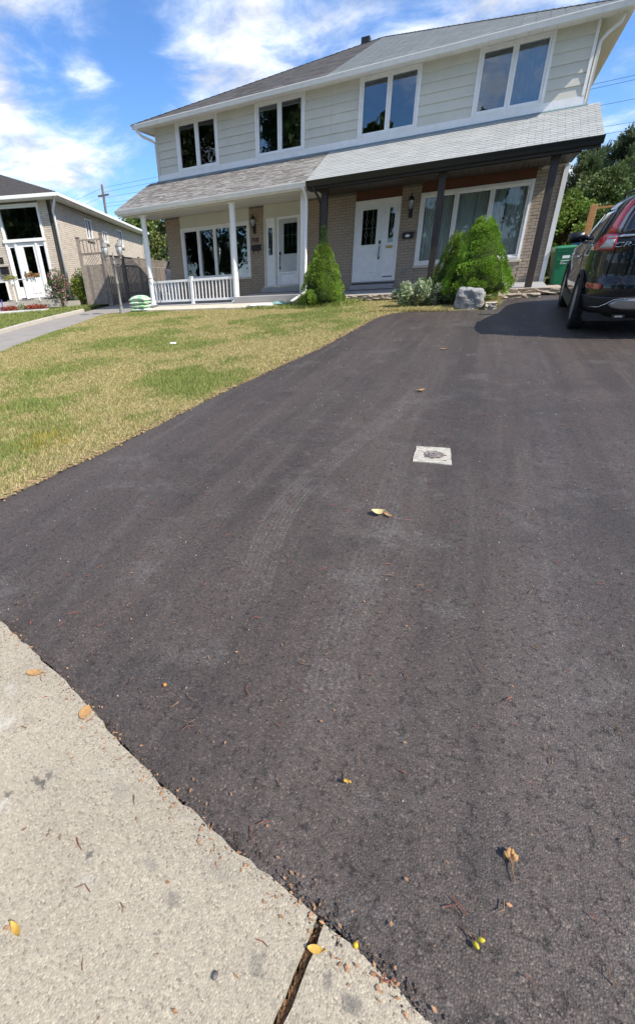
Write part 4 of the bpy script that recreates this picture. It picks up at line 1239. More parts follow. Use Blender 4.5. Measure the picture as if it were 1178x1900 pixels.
# ------------------------------------------------------------------ steps, boulder, concrete block by the drive
t = thing('garden_steps', 'rough stone steps up from the drive to the right porch', 'steps', (5.9, -2.7, gz(-2.7)))
stone_block(t, 5.42, 6.02, -2.84, -2.37, -.86, -.735, M['coping'], 91, 'step_stone'); stone_block(t, 6.03, 6.42, -2.83, -2.37, -.86, -.735, M['coping'], 92, 'step_stone')
stone_block(t, 5.36, 6.36, -3.16, -2.80, -.93, -.842, M['copingred'], 93, 'step_tread')
o = stone_block(None, 5.22, 5.45, -4.9, -4.45, gz(-4.7) - .02, gz(-4.7) + .12, M['kerb'], 94, 'concrete_block'); tag(o, 'small grey concrete block next to the boulder', 'block')
def boulder_mat():
    t = NT('granite'); P = t.pos(); f = t.noise(P, 9, 7, .75); g = t.voro(P, 26)
    base = t.ramp(f, [(.35, (0.22, 0.22, 0.22)), (.55, (0.42, 0.42, 0.415)), (.72, (0.62, 0.62, 0.60))])
    t.col(base); t.rough(.85); t.bump(t.math('ADD', t.math('MULTIPLY', g, -.6), t.noise(P, 30, 5, .8)), 1.0, .035); return t.m
bm = bmesh.new(); bmesh.ops.create_cube(bm, size=1); bmesh.ops.subdivide_edges(bm, edges=bm.edges, cuts=11, use_grid_fill=True)
from mathutils import noise as mno
for v in bm.verts:
    p = v.co.copy(); u, w, h = p.x * 2, p.y * 2, p.z * 2
    k = 1 - .10 * (abs(u) ** 3 * abs(w) ** 3 + abs(u) ** 4 * abs(h) ** 4)
    n = mno.noise(p * 3.1) * .05 + mno.noise(p * 8) * .03 + mno.noise(p * 19) * .018
    v.co = Vector((p.x * .60 * k * (1 - .10 * h * .5), p.y * .42 * k, (p.z + .5) * .47 * (1 + .10 * u * -.4))) + p.normalized() * n
    if h > .3: v.co.z -= .05 * max(0, u) * h + .03 * max(0, -w)
me = bpy.data.meshes.new('boulder'); bm.to_mesh(me); bm.free()
o = link('boulder', me, boulder_mat(), None, True); o.location = (4.88, -4.66, gz(-4.66) - .03); o.rotation_euler = (0, 0, -.06)
tag(o, 'rough grey granite boulder at the end of the drive', 'boulder')

# ------------------------------------------------------------------ valve cover set in the asphalt
t = thing('valve_cover', 'square concrete collar with a rusty valve cap set in the asphalt', 'valve cover', (5.03, -13.77, gz(-13.77)))
pts = rough_line([(4.907, -13.936), (5.187, -13.926)], .03, .004, 1)[:-1] + rough_line([(5.187, -13.926), (5.151, -13.594)], .03, .004, 2)[:-1] + rough_line([(5.151, -13.594), (4.892, -13.617)], .03, .006, 3)[:-1] + rough_line([(4.892, -13.617), (4.907, -13.936)], .03, .004, 4)[:-1]
def collar_mat():
    t = NT('pale_collar'); P = t.pos(); f = t.noise(P, 30, 5, .7); s = t.noise(t.mapping(P, (18, 120, 1)), 1, 3, .6)
    base = t.ramp(f, [(.3, (.36, .335, .28)), (.55, (.50, .47, .40)), (.75, (.58, .55, .47))]); base = t.mix(t.mr(s, .52, .66, 0, .8), base, (.16, .145, .13)); base = t.mix(t.mr(t.noise(P, 70, 4, .7), .58, .66, 0, .8), base, (.10, .09, .08)); t.col(base); t.rough(.9); t.bump(s, .5, .006); return t.m
flat('collar', pts, .008, collar_mat(), .03, kind=None, parent=t)
cxv, cyv = 5.045, -13.765; zc = gz(cyv)
mb = MB(); mb.lathe([(.075, .009), (.075, .0115), (.062, .013), (.058, .010), (.045, .010), (.044, .014), (.012, .016), (.010, .022), (.001, .022)], 24, (cxv, cyv, zc)); mb.build('valve_cap', simple('rusty_iron', (.26, .22, .20), .6, .6, 60, .6, 90, metal=.4), t)
r = random.Random(3); mb = MB()
for k in range(9):
    a = r.uniform(0, 6.28); d = r.uniform(.06, .09); mb.box(cxv + d * math.cos(a) - .006, cxv + d * math.cos(a) + .006, cyv + d * math.sin(a) - .005, cyv + d * math.sin(a) + .005, zc + .0085, zc + .013)
mb.build('grit', M['soil'], t)
# ------------------------------------------------------------------ plants
def needles(name, P, D, L, Wd, cols, m, parent, up=.3):
    """one small blade (2 tris) per point P along direction D"""
    n = len(P)
    D = D / np.linalg.norm(D, axis=1, keepdims=True)
    ref = rng.normal(size=(n, 3)); Sx = np.cross(D, ref); Sx /= np.linalg.norm(Sx, axis=1, keepdims=True) + 1e-9
    L = L[:, None]; Wd = Wd[:, None]
    a = P - Sx * Wd * .6; b = P + Sx * Wd * .6
    mid1 = P + D * L * .55 + Sx * Wd; mid0 = P + D * L * .55 - Sx * Wd
    tip = P + D * L
    V = np.stack([mid0, P, mid1, tip], 1).reshape(-1, 3)
    F = np.arange(n * 4).reshape(n, 4)
    me = npmesh(name, V, F)
    vcol(me, np.repeat(np.concatenate([cols, np.ones((n, 1))], 1), 4, 0))
    o = link(name, me, m, parent)
    return o

M['leaf'] = foliage('foliage', transl=.28)
M['needle'] = foliage('spruce_needles', transl=.32, rough=.6)
M['bark'] = simple('bark', (0.075, 0.055, 0.04), .9, .35, 14, .9, 30, spec=.1)
M['core'] = simple('spruce_inner_twigs', (0.035, 0.055, 0.015), .95, .4, 20, .8, 20, spec=.05)

def dwarf_spruce(label, x, y, z0, h, rmax, trunk=0.0, leader=0.0, n=15000, col=(0.215, 0.36, 0.06), seed=1, lean=0.0):
    r = np.random.default_rng(seed)
    t = thing('dwarf_spruce', label, 'conifer', (x, y, z0), group='cone shaped dwarf spruces')
    zb = z0 + trunk
    prof = lambda s: rmax * (np.minimum(1, (s * 9 + .35)) ** .6) * np.power(np.clip(1 - s ** 1.1, 0, 1), .86) * (1.02)
    nl = 260
    s = r.random(nl) ** 1.25 * .97; a = r.random(nl) * 2 * np.pi
    R = prof(s) * (1 + r.normal(size=nl) * .055)
    lum = np.stack([x + lean * s + R * np.cos(a), y + R * np.sin(a), zb + s * h], 1)
    lr = (.085 + .07 * r.random(nl)) * (rmax / .7) ** .5
    idx = r.integers(0, nl, n)
    out = np.stack([np.cos(a), np.sin(a), np.full(nl, .45)], 1); out /= np.linalg.norm(out, axis=1, keepdims=True)
    d = r.normal(size=(n, 3)); d /= np.linalg.norm(d, axis=1, keepdims=True)
    d = d + out[idx] * .95; d /= np.linalg.norm(d, axis=1, keepdims=True)
    P = lum[idx] + d * lr[idx][:, None] * (.72 + .35 * r.random((n, 1)))
    D = d + out[idx] * .5 + np.array([0, 0, .35])
    base = np.array(col)
    k = (.55 + .75 * r.random(n))[:, None] * (.55 + .85 * r.random(nl))[idx][:, None]
    tips = (r.random(n) < .35)[:, None]
    c = base * k * np.where(tips, 1.35, 1.0); c[:, 0] *= 1 + .25 * r.random(n)
    needles('needles', P, D, .020 + .016 * r.random(n), .0075 + .004 * r.random(n), c, M['needle'], t)
    mb = MB(); ss = np.linspace(0, 1, 14)
    mb.loft([[(x + lean * q + max(prof(np.array([q]))[0] * .88, .004) * (1 + .06 * math.sin(5 * b + q * 20)) * math.cos(2 * math.pi * b / 18), y + max(prof(np.array([q]))[0] * .88, .004) * math.sin(2 * math.pi * b / 18), zb + .02 + q * h * .98) for b in range(18)] for q in ss])
    mb.build('inner_twigs', M['core'], t, True)
    mb = MB(); mb.tube([(x, y, z0 - .05), (x + .01, y, zb + .25)], [.075, .06], 10); mb.build('trunk', M['bark'], t, True)
    if leader:
        m2 = 900; q = r.random(m2); a2 = r.random(m2) * 2 * np.pi
        rr = .115 * (1 - q * .8) * r.random(m2) ** .5
        P2 = np.stack([x + lean + rr * np.cos(a2), y + rr * np.sin(a2), zb + h * .90 + q * (leader + h * .08)], 1)
        D2 = np.stack([np.cos(a2), np.sin(a2), np.full(m2, .9)], 1)
        c2 = np.array([.075, .135, .045]) * (.6 + .8 * r.random((m2, 1)))
        needles('leader', P2, D2, .06 + .04 * r.random(m2), .006 + .003 * r.random(m2), c2, M['needle'], t)
        MB().tube([(x + lean, y, zb + h * .85), (x + lean, y, zb + h + leader + .08)], [.015, .004], 6).build('leader_stem', M['bark'], t)
    return t
dwarf_spruce('cone spruce with a loose pointed leader, standing between the two front doors', .83, -3.15, gz(-3.15), 1.58, .62, .03, .42, 30000, seed=3)
dwarf_spruce('large bright cone spruce on a bare trunk behind the boulder', 4.95, -3.75, gz(-3.75), 1.60, .72, .20, 0, 38000, (0.205, 0.385, 0.05), seed=5, lean=-.06)
dwarf_spruce('darker cone spruce tucked behind the large one', 4.34, -3.05, gz(-3.05), 1.50, .56, .06, 0, 15000, (0.15, 0.27, 0.04), seed=8)

def leaf_cloud(centers, radii, n, size, r, flat=1.0, up=.3, hollow=.55):
    idx = r.integers(0, len(centers), n) if not hasattr(radii, '__len__') or True else None
    w = np.array(radii) ** 2; idx = r.choice(len(centers), n, p=w / w.sum())
    d = r.normal(size=(n, 3)); d /= np.linalg.norm(d, axis=1, keepdims=True)
    rad_ = (hollow + (1 - hollow) * r.random(n) ** .6)
    P = np.array(centers)[idx] + d * (np.array(radii)[idx] * rad_)[:, None] * np.array([1, 1, flat])
    D = d * .6 + r.normal(size=(n, 3)) * .7 + np.array([0, 0, up])
    return P, D, idx, d

def shrub(name, label, x, y, h, w, n, cols, seed, size=.05, stems=True, group=None, cat='shrub', z=None):
    r = np.random.default_rng(seed); z = gz(y) if z is None else z
    t = thing(name, label, cat, (x, y, z), group=group)
    k = 26
    cs = []; rs = []
    for i in range(k):
        a = r.random() * 6.28; q = r.random() ** .6; hh = r.random()
        cs.append((x + q * w * .42 * math.cos(a) * (1 - .3 * hh), y + q * w * .30 * math.sin(a), z + h * (.22 + .62 * hh * (1 - .35 * q)))); rs.append(h * (.13 + .10 * r.random()))
    P, D, idx, d = leaf_cloud(cs, rs, n, size, r)
    D[:, 2] += .4
    c = np.array(cols)[r.integers(0, len(cols), n)] * (.7 + .6 * r.random((n, 1)))
    P[:, 2] = np.maximum(P[:, 2], z + .02)
    needles('leaves', P, D, size * (.7 + .6 * r.random(n)), size * .32 * (.7 + .5 * r.random(n)), c, M['leaf'], t)
    mb = MB()
    for i in range(k):
        mb.tube([(x + (cs[i][0] - x) * .25, y + (cs[i][1] - y) * .25, z - .02), (x + (cs[i][0] - x) * .7, y + (cs[i][1] - y) * .7, z + (cs[i][2] - z) * .55), cs[i]], [.008, .006, .003], 5)
    mb.build('stems', M['bark'], t)
    return t
VAR = [(.60, .64, .44), (.50, .58, .34), (.16, .24, .09), (.10, .17, .06), (.62, .64, .50), (.22, .30, .12)]
shrub('variegated_shrub', 'pale variegated shrub beside the boulder at the lawn end', 3.66, -4.05, .66, 1.75, 6500, VAR, 14, .055)
shrub('variegated_shrub', 'dim variegated shrub under the dark spruce', 4.28, -3.75, .50, .75, 1500, VAR[2:], 15, .05)

# ---- big trees
def leafy_tree(name, label, x, y, z, h, cr, n, size, col, seed, trunk_r=.22, crown_from=.3, group=None, clumps=46, flat=.8, spread=1.0):
    r = np.random.default_rng(seed)
    t = thing(name, label, 'tree', (x, y, z), group=group)
    mb = MB(); top = z + h * .82
    path = [(x, y, z - .2), (x + .05 * h * .1, y, z + h * .25), (x - .02 * h, y + .02 * h, z + h * .55), (x, y, top)]
    mb.tube(path, [trunk_r * 1.2, trunk_r * .9, trunk_r * .5, trunk_r * .12], 10)
    cs = []; rs = []
    for i in range(clumps):
        a = r.random() * 6.28; q = r.random() ** .5; v = r.random()
        s = crown_from + (1 - crown_from) * v
        env = math.sin(min(1, (v * .85 + .15)) * math.pi) ** .6
        c = (x + cr * spread * q * env * math.cos(a), y + cr * q * env * math.sin(a), z + h * s * .95)
        cs.append(c); rs.append(cr * (.20 + .16 * r.random()))
        b = z + h * max(.18, s - .22)
        mb.tube([(x, y, b), ((x + c[0]) / 2, (y + c[1]) / 2, (b + c[2]) / 2 + .05 * h * .3), c], [trunk_r * .28, trunk_r * .16, trunk_r * .05], 5)
    mb.build('trunk', M['bark'], t, True)
    P, D, idx, d = leaf_cloud(cs, rs, n, size, r, flat, .1, .35)
    k = (.65 + .7 * r.random(clumps))[idx][:, None] * (.75 + .5 * r.random((n, 1)))
    c = np.array(col) * k; c[:, 0] *= .85 + .4 * r.random(n)
    needles('crown', P, D, size * (.8 + .5 * r.random(n)), size * .38 * (.8 + .4 * r.random(n)), c, M['leaf'], t)
    return t

def pine_tree(name, label, x, y, z, h, cr, n, col, seed, group=None, size=.13):
    r = np.random.default_rng(seed)
    t = thing(name, label, 'tree', (x, y, z), group=group)
    mb = MB(); mb.tube([(x, y, z - .2), (x + .03 * h, y, z + h * .5), (x, y, z + h)], [.2, .12, .015], 9)
    tips = []; ds = []
    for i in range(95):
        s = .12 + .86 * r.random(); a = r.random() * 6.28
        L = cr * (1.05 - s) ** .75 * (.55 + .6 * r.random())
        b = np.array([x, y, z + h * s]); e = b + np.array([L * math.cos(a), L * math.sin(a), L * (.12 + .45 * s)])
        m_ = (b + e) / 2 + np.array([0, 0, -.06 * L])
        mb.tube([b, m_, e], [.035, .022, .006], 5)
        for q in range(9):
            f = .3 + .7 * (q + r.random()) / 9
            p = b * (1 - f) ** 2 + 2 * m_ * f * (1 - f) + e * f * f
            tips.append(p + r.normal(size=3) * .10 * L * .6); dd = (e - b) / L; ds.append(dd + np.array([0, 0, .5]) + r.normal(size=3) * .3)
    mb.build('trunk', M['bark'], t, True)
    tips = np.array(tips); ds = np.array(ds)
    idx = r.integers(0, len(tips), n)
    D = ds[idx] + r.normal(size=(n, 3)) * .55
    P = tips[idx] + r.normal(size=(n, 3)) * .05 + ds[idx] * (r.random((n, 1)) * .22)
    c = np.array(col) * (.55 + .8 * r.random((n, 1))) * (.7 + .6 * r.random(len(tips)))[idx][:, None]
    needles('crown', P, D, size * (.8 + .5 * r.random(n)), size * .10 * (.8 + .5 * r.random(n)), c, M['needle'], t)
    return t

# right side, behind the car
pine_tree('pine_tree', 'tall ragged pine at the right edge behind the car', 10.0, 14.0, gz(9), 5.3, 2.0, 30000, (.12, .16, .085), 41, 'pines behind the drive', .20)
pine_tree('pine_tree', 'shorter pine beside the right porch corner', 8.35, 12.5, gz(9), 4.5, 1.5, 22000, (.11, .16, .07), 42, 'pines behind the drive', .18)
pine_tree('pine_tree', 'pine rising between the other two behind the right porch', 9.1, 16.5, gz(9), 5.3, 1.7, 20000, (.10, .14, .07), 43, 'pines behind the drive', .19)
leafy_tree('garden_tree', 'bushy bright green tree next to the right house wall', 7.75, 8.6, gz(9), 3.0, 1.3, 11000, .10, (.16, .26, .05), 44, .10, .05, 'leafy trees behind the drive')
leafy_tree('garden_tree', 'dark leafy tree behind the wooden gate post', 9.0, 9.6, gz(9), 3.6, 1.9, 17000, .11, (.08, .13, .04), 45, .14, .05, 'leafy trees behind the drive')
leafy_tree('garden_tree', 'dense dark tree at the right edge above the car roof', 10.9, 11.0, gz(9), 4.5, 2.4, 15000, .13, (.085, .14, .045), 46, .16, .08, 'leafy trees behind the drive')
# left background
leafy_tree('background_tree', 'green tree above the fence left of the white column', -27.6, 27.0, gz(9), 7.6, 3.6, 13000, .26, (.15, .22, .06), 51, .2, .05, 'trees behind the side drive')
leafy_tree('background_tree', 'broad olive tree between column and brick pier', -24.4, 27.5, gz(9), 7.0, 3.4, 14000, .26, (.19, .23, .075), 52, .2, .05, 'trees behind the side drive')
pine_tree('background_pine', 'dark pine top beside the neighbour roof end', -30.0, 30.0, gz(9), 8.6, 2.6, 16000, (.06, .095, .05), 53, None, .3)
leafy_tree('background_tree', 'low green tree beyond the far fence end', -21.0, 24.0, gz(9), 5.6, 3.0, 9000, .24, (.15, .2, .07), 54, .16, .05, 'trees behind the side drive')
# across the street, mirrored in the window glass
for i, (x, y, h, c, sd, lb) in enumerate(((-33, -46, 24, 7, 61, 'tallest street tree, mirrored in the left upstairs windows'), (-20, -48, 25, 7.5, 62, 'broad street tree mirrored in the second upstairs window'),
                                      (-8.5, -45, 15.5, 4.2, 63, 'street tree mirrored low in the third upstairs window'), (1.5, -44, 14.5, 4.6, 64, 'street tree mirrored in the right upstairs window'),
                                      (-44, -36, 18, 7, 65, 'street tree mirrored in the left ground floor windows'), (11, -47, 11, 5, 66, 'low street tree mirrored in the big right window'), (-14, -44, 10, 5, 67, 'low street tree mirrored in the storm door'))):
    leafy_tree('street_tree', lb, x, y, gz(-19), h, c, 9000, .62, (.06, .095, .03), sd, .35, .12, 'trees across the street', 60)

# ------------------------------------------------------------------ grass
def inside(px, py, poly):
    c = np.zeros(len(px), bool); n = len(poly); j = n - 1
    for i in range(n):
        xi, yi = poly[i]; xj, yj = poly[j]
        m = ((yi > py) != (yj > py)) & (px < (xj - xi) * (py - yi) / (yj - yi + 1e-12) + xi)
        c ^= m; j = i
    return c
def vnoise(x, y, s, seed):
    """smooth value noise for patchiness"""
    r = np.random.default_rng(seed); G = r.random((64, 64))
    u, v = x * s, y * s; i, j = np.floor(u).astype(int), np.floor(v).astype(int); f, g = u - i, v - j
    f = f * f * (3 - 2 * f); g = g * g * (3 - 2 * g)
    q = lambda a, b: G[a % 64, b % 64]
    return (q(i, j) * (1 - f) + q(i + 1, j) * f) * (1 - g) + (q(i, j + 1) * (1 - f) + q(i + 1, j + 1) * f) * g
def grass(name, label, poly, n, zf, seed, hmin, hmax, green, keep=None, wscale=1.0):
    r = np.random.default_rng(seed)
    xs = [p[0] for p in poly]; ys = [p[1] for p in poly]
    x = r.uniform(min(xs), max(xs), n * 3); y = r.uniform(min(ys), max(ys), n * 3)
    k = inside(x, y, poly)
    d = np.hypot(x - CAM_LOC[0], y - CAM_LOC[1])
    k &= r.random(len(x)) < np.clip(7.5 / (d + 2.0), .28, 1.0)      # thinner where blades are far below a pixel
    if keep is not None: k &= keep(x, y, r)
    x, y, d = x[k][:n], y[k][:n], d[k][:n]; m = len(x)
    z = zf(y)
    pat = .55 * vnoise(x, y, .75, seed) + .3 * vnoise(x, y, 2.3, seed + 1) + .15 * vnoise(x, y, 7, seed + 2)
    if keep is not None:                                         # scorched strip along the asphalt
        pat = pat - .16 * np.exp(-np.maximum(0, np.interp(y, [p[1] for p in DL], [p[0] for p in DL]) - x) / .45)
    g = np.clip((pat - (1 - green) + .10) / .24, 0, 1)
    isg = r.random(m) < g * .85 + .07
    h = r.uniform(hmin, hmax, m) * np.where(isg, 1.0, .72) * (.6 + .8 * pat)
    a = r.random(m) * 6.28; le = r.uniform(.2, 1.3, m) * np.where(isg, .7, 1.5)
    w = r.uniform(.0016, .0032, m) * wscale * (1 + d * .10)
    P = np.stack([x, y, z], 1)
    t = np.stack([np.cos(a) * h * le, np.sin(a) * h * le, h], 1)
    s = np.stack([-np.sin(a + .6) * w, np.cos(a + .6) * w, 0 * w], 1)
    V = np.stack([P - s, P + s, P + t], 1).reshape(-1, 3)
    me = npmesh(name, V, np.arange(m * 3).reshape(m, 3))
    gr = np.array([.20, .27, .065]); st = np.array([.66, .54, .28]); ol = np.array([.38, .36, .12])
    c = np.where(isg[:, None], gr * (.7 + .8 * r.random((m, 1))) * (1 - .0 * d[:, None]), st * (.55 + .65 * r.random((m, 1))))
    mixo = r.random((m, 1)) < .30; c = np.where(mixo, ol * (.7 + .6 * r.random((m, 1))), c)
    yel = (np.hypot(x - 1.45, y + 14.45) < .30) & (r.random(m) < .22); c[yel] = np.array([.58, .40, .06])
    vcol(me, np.repeat(np.concatenate([c, np.ones((m, 1))], 1), 3, 0))
    o = link(name, me, M['grass'])
    tag(o, label, 'grass', kind='stuff')
M['grass'] = foliage('grass_blades', transl=.3, rough=.6, spec=.25)
VG = np.vectorize(gz)
GP = [(x - .02, y) for x, y in DL[:-1]] + [(4.6, -5.0), (4.6, -4.4), (5.2, -3.4), (5.35, -2.4), (0, -2.4), (-.7, -2.45), (-.7, -3.30), (-5.8, -3.30), (-6.9, -3.25), (-7.2, -3.84), (-5.97, -6.914), (-5.17, -8.845), (-4.49, -10.372), (-3.25, -13.0), (-2.4, -15.1), (1.0, -15.9), (2.0, -16.15)]
def thin_edge(x, y, r):
    e = np.interp(y, [p[1] for p in DL], [p[0] for p in DL])
    return r.random(len(x)) < np.clip((e - x) / .16 + .15, 0.1, 1)
grass('lawn_grass', 'patchy half dried grass of the front lawn', GP, 520000, lambda y: VG(y) + .004, 71, .022, .055, .45, thin_edge)
grass('neighbour_grass', 'green grass strip before the neighbour house', [(-9.95, -.6), (-9.55, -2.36), (-9.06, -4.5), (-8.57, -6.16), (-7.9, -7.75), (-6.46, -11.15), (-9.5, -11.15), (-15, -6), (-14.8, -3.0), (-12.2, -1.4)], 60000, lambda y: VG(y) + .098, 72, .04, .08, .95)
grass('weeds', 'taller green weeds around the spruce and downspout', [(-.75, -2.5), (.1, -2.4), (1.9, -2.4), (1.5, -3.6), (.6, -3.95), (-.5, -3.75), (-1.6, -3.6), (-1.5, -3.42), (-.72, -3.35)], 5000, lambda y: VG(y) + .004, 73, .07, .17, .92, None, 1.6)
grass('bed_weeds', 'straw coloured weeds along the planting bed edge', [(2.6, -5.0), (4.55, -5.05), (4.5, -4.6), (3.1, -4.5)], 5000, lambda y: VG(y) + .004, 74, .05, .13, .25, None, 1.5)
grass('step_weeds', 'straggling weeds between boulder and steps', [(5.15, -4.5), (5.5, -4.3), (5.5, -3.1), (5.2, -3.2)], 1400, lambda y: VG(y) + .004, 75, .08, .22, .5, None, 1.6)
# ------------------------------------------------------------------ cars (stack of horizontal outlines)
LV = [  # z, rear y, front y, half width     (y = 0 at the rear axle)
    (.24, -.80, 3.40, .80), (.32, -.90, 3.48, .865), (.40, -.945, 3.54, .893), (.50, -.962, 3.57, .905), (.60, -.965, 3.58, .912), (.66, -.955, 3.57, .914), (.70, -.93, 3.55, .914),
    (.74, -.905, 3.53, .913), (.82, -.90, 3.50, .912), (.92, -.895, 3.42, .908), (.99, -.885, 3.22, .900), (1.04, -.880, 2.80, .896), (1.09, -.872, 2.10, .888), (1.14, -.858, 1.86, .874),
    (1.24, -.805, 1.68, .836), (1.34, -.755, 1.48, .795), (1.43, -.715, 1.24, .755), (1.50, -.690, 1.02, .715), (1.555, -.690, .80, .680), (1.60, -.680, .60, .635), (1.635, -.60, .42, .56), (1.655, -.42, .22, .44), (1.665, -.15, .0, .2)]
LVA = np.array(LV)
def lv(z):
    return [float(np.interp(z, LVA[:, 0], LVA[:, k])) for k in (1, 2, 3)]
NE = 5.0
def car_pt(z, q, side=-1, off=0.0):
    """point on the rear/left skin: q = fraction of half width (0 centre .. 1), rear half"""
    yr, yf, w = lv(z); ym, l = (yr + yf) / 2, (yf - yr) / 2
    q = min(q, .9999)
    y = ym - l * (1 - q ** NE) ** (1 / NE)
    # outward normal of the superellipse
    nx = q ** (NE - 1) / w; ny = ((1 - q ** NE) ** (1 / NE)) ** (NE - 1) / l
    k = math.hypot(nx, ny)
    return Vector((side * (w * q + off * nx / k), y - off * ny / k, z))
def car_side(z, y, side=-1, off=0.0):
    yr, yf, w = lv(z); ym, l = (yr + yf) / 2, (yf - yr) / 2
    s = min(abs(y - ym) / l, .9999)
    return Vector((side * (w * (1 - s ** NE) ** (1 / NE) + off), y, z))
def skin_patch(rows, nq, off, thick=.012, side=-1):
    """rows of (z, q0, q1): a shell lying on the body"""
    mb = MB(); n = nq + 1
    for o_ in (off, off - thick):
        for z, a, b in rows:
            for i in range(n):
                q = a + (b - a) * i / nq
                mb.v.append(tuple(car_pt(z, abs(q), (side if q >= 0 else -side), o_)))
    m = len(rows)
    for j in range(m - 1):
        for i in range(nq):
            a = j * n + i
            mb.f.append((a, a + 1, a + n + 1, a + n)); b = a + m * n; mb.f.append((b, b + n, b + n + 1, b + 1))
    for j in range(m - 1):
        for e in (0, nq):
            a = j * n + e; mb.f.append((a, a + n, a + n + m * n, a + m * n))
    for i in range(nq):
        for e in (0, m - 1):
            a = e * n + i; mb.f.append((a, a + 1, a + 1 + m * n, a + m * n))
    return mb
def side_patch(rows, ny, off, thick=.01, side=-1):
    mb = MB(); n = ny + 1
    for o_ in (off, off - thick):
        for z, a, b in rows:
            for i in range(n): mb.v.append(tuple(car_side(z, a + (b - a) * i / ny, side, o_)))
    m = len(rows)
    for j in range(m - 1):
        for i in range(ny):
            a = j * n + i; mb.f.append((a, a + 1, a + n + 1, a + n)); b = a + m * n; mb.f.append((b, b + n, b + n + 1, b + 1))
    for j in range(m - 1):
        for e in (0, ny):
            a = j * n + e; mb.f.append((a, a + n, a + n + m * n, a + m * n))
    for i in range(ny):
        for e in (0, m - 1):
            a = e * n + i; mb.f.append((a, a + 1, a + 1 + m * n, a + m * n))
    return mb

def paint(name, c, rough=.25, metal=0.0):
    t = NT(name); f = t.noise(t.obj(), 900, 2, .5)
    t.col(t.mix(t.mr(f, .55, .75, 0, .5), c, tuple(min(1, x * 1.8 + .004) for x in c))); t.rough(rough); t.p.inputs['Metallic'].default_value = metal
    t.p.inputs['Coat Weight'].default_value = .7; t.p.inputs['Coat Roughness'].default_value = .02; t.p.inputs['Specular IOR Level'].default_value = .25; return t.m
def lens(name, c, rough=.08):
    t = NT(name); g = t.voro(t.obj(), 70); t.col(t.mix(t.mr(g, .2, .6, 0, .6), c, tuple(min(1, x * 1.5 + .03) for x in c))); t.rough(rough)
    t.p.inputs['Coat Weight'].default_value = 1.0; t.p.inputs['Coat Roughness'].default_value = .02; return t.m
M['tyre'] = simple('tyre_rubber', (.018, .018, .019), .85, .3, 40, .4, 60, coord='obj')
M['trim'] = simple('black_plastic_trim', (.016, .0165, .017), .55, .2, 60, .15, 300, coord='obj')
M['carglass'] = simple('tinted_car_glass', (.012, .014, .016), .03, .1, 3, spec=.9, coord='obj', coat=.6)
M['redlens'] = lens('red_lens', (.52, .010, .022)); M['clearlens'] = lens('clear_lens', (.42, .40, .38)); M['reflector'] = lens('reflector_red', (.30, .008, .014), .2)
M['silver'] = simple('silver_plastic', (.40, .405, .41), .35, .06, 20, metal=.6, coord='obj')

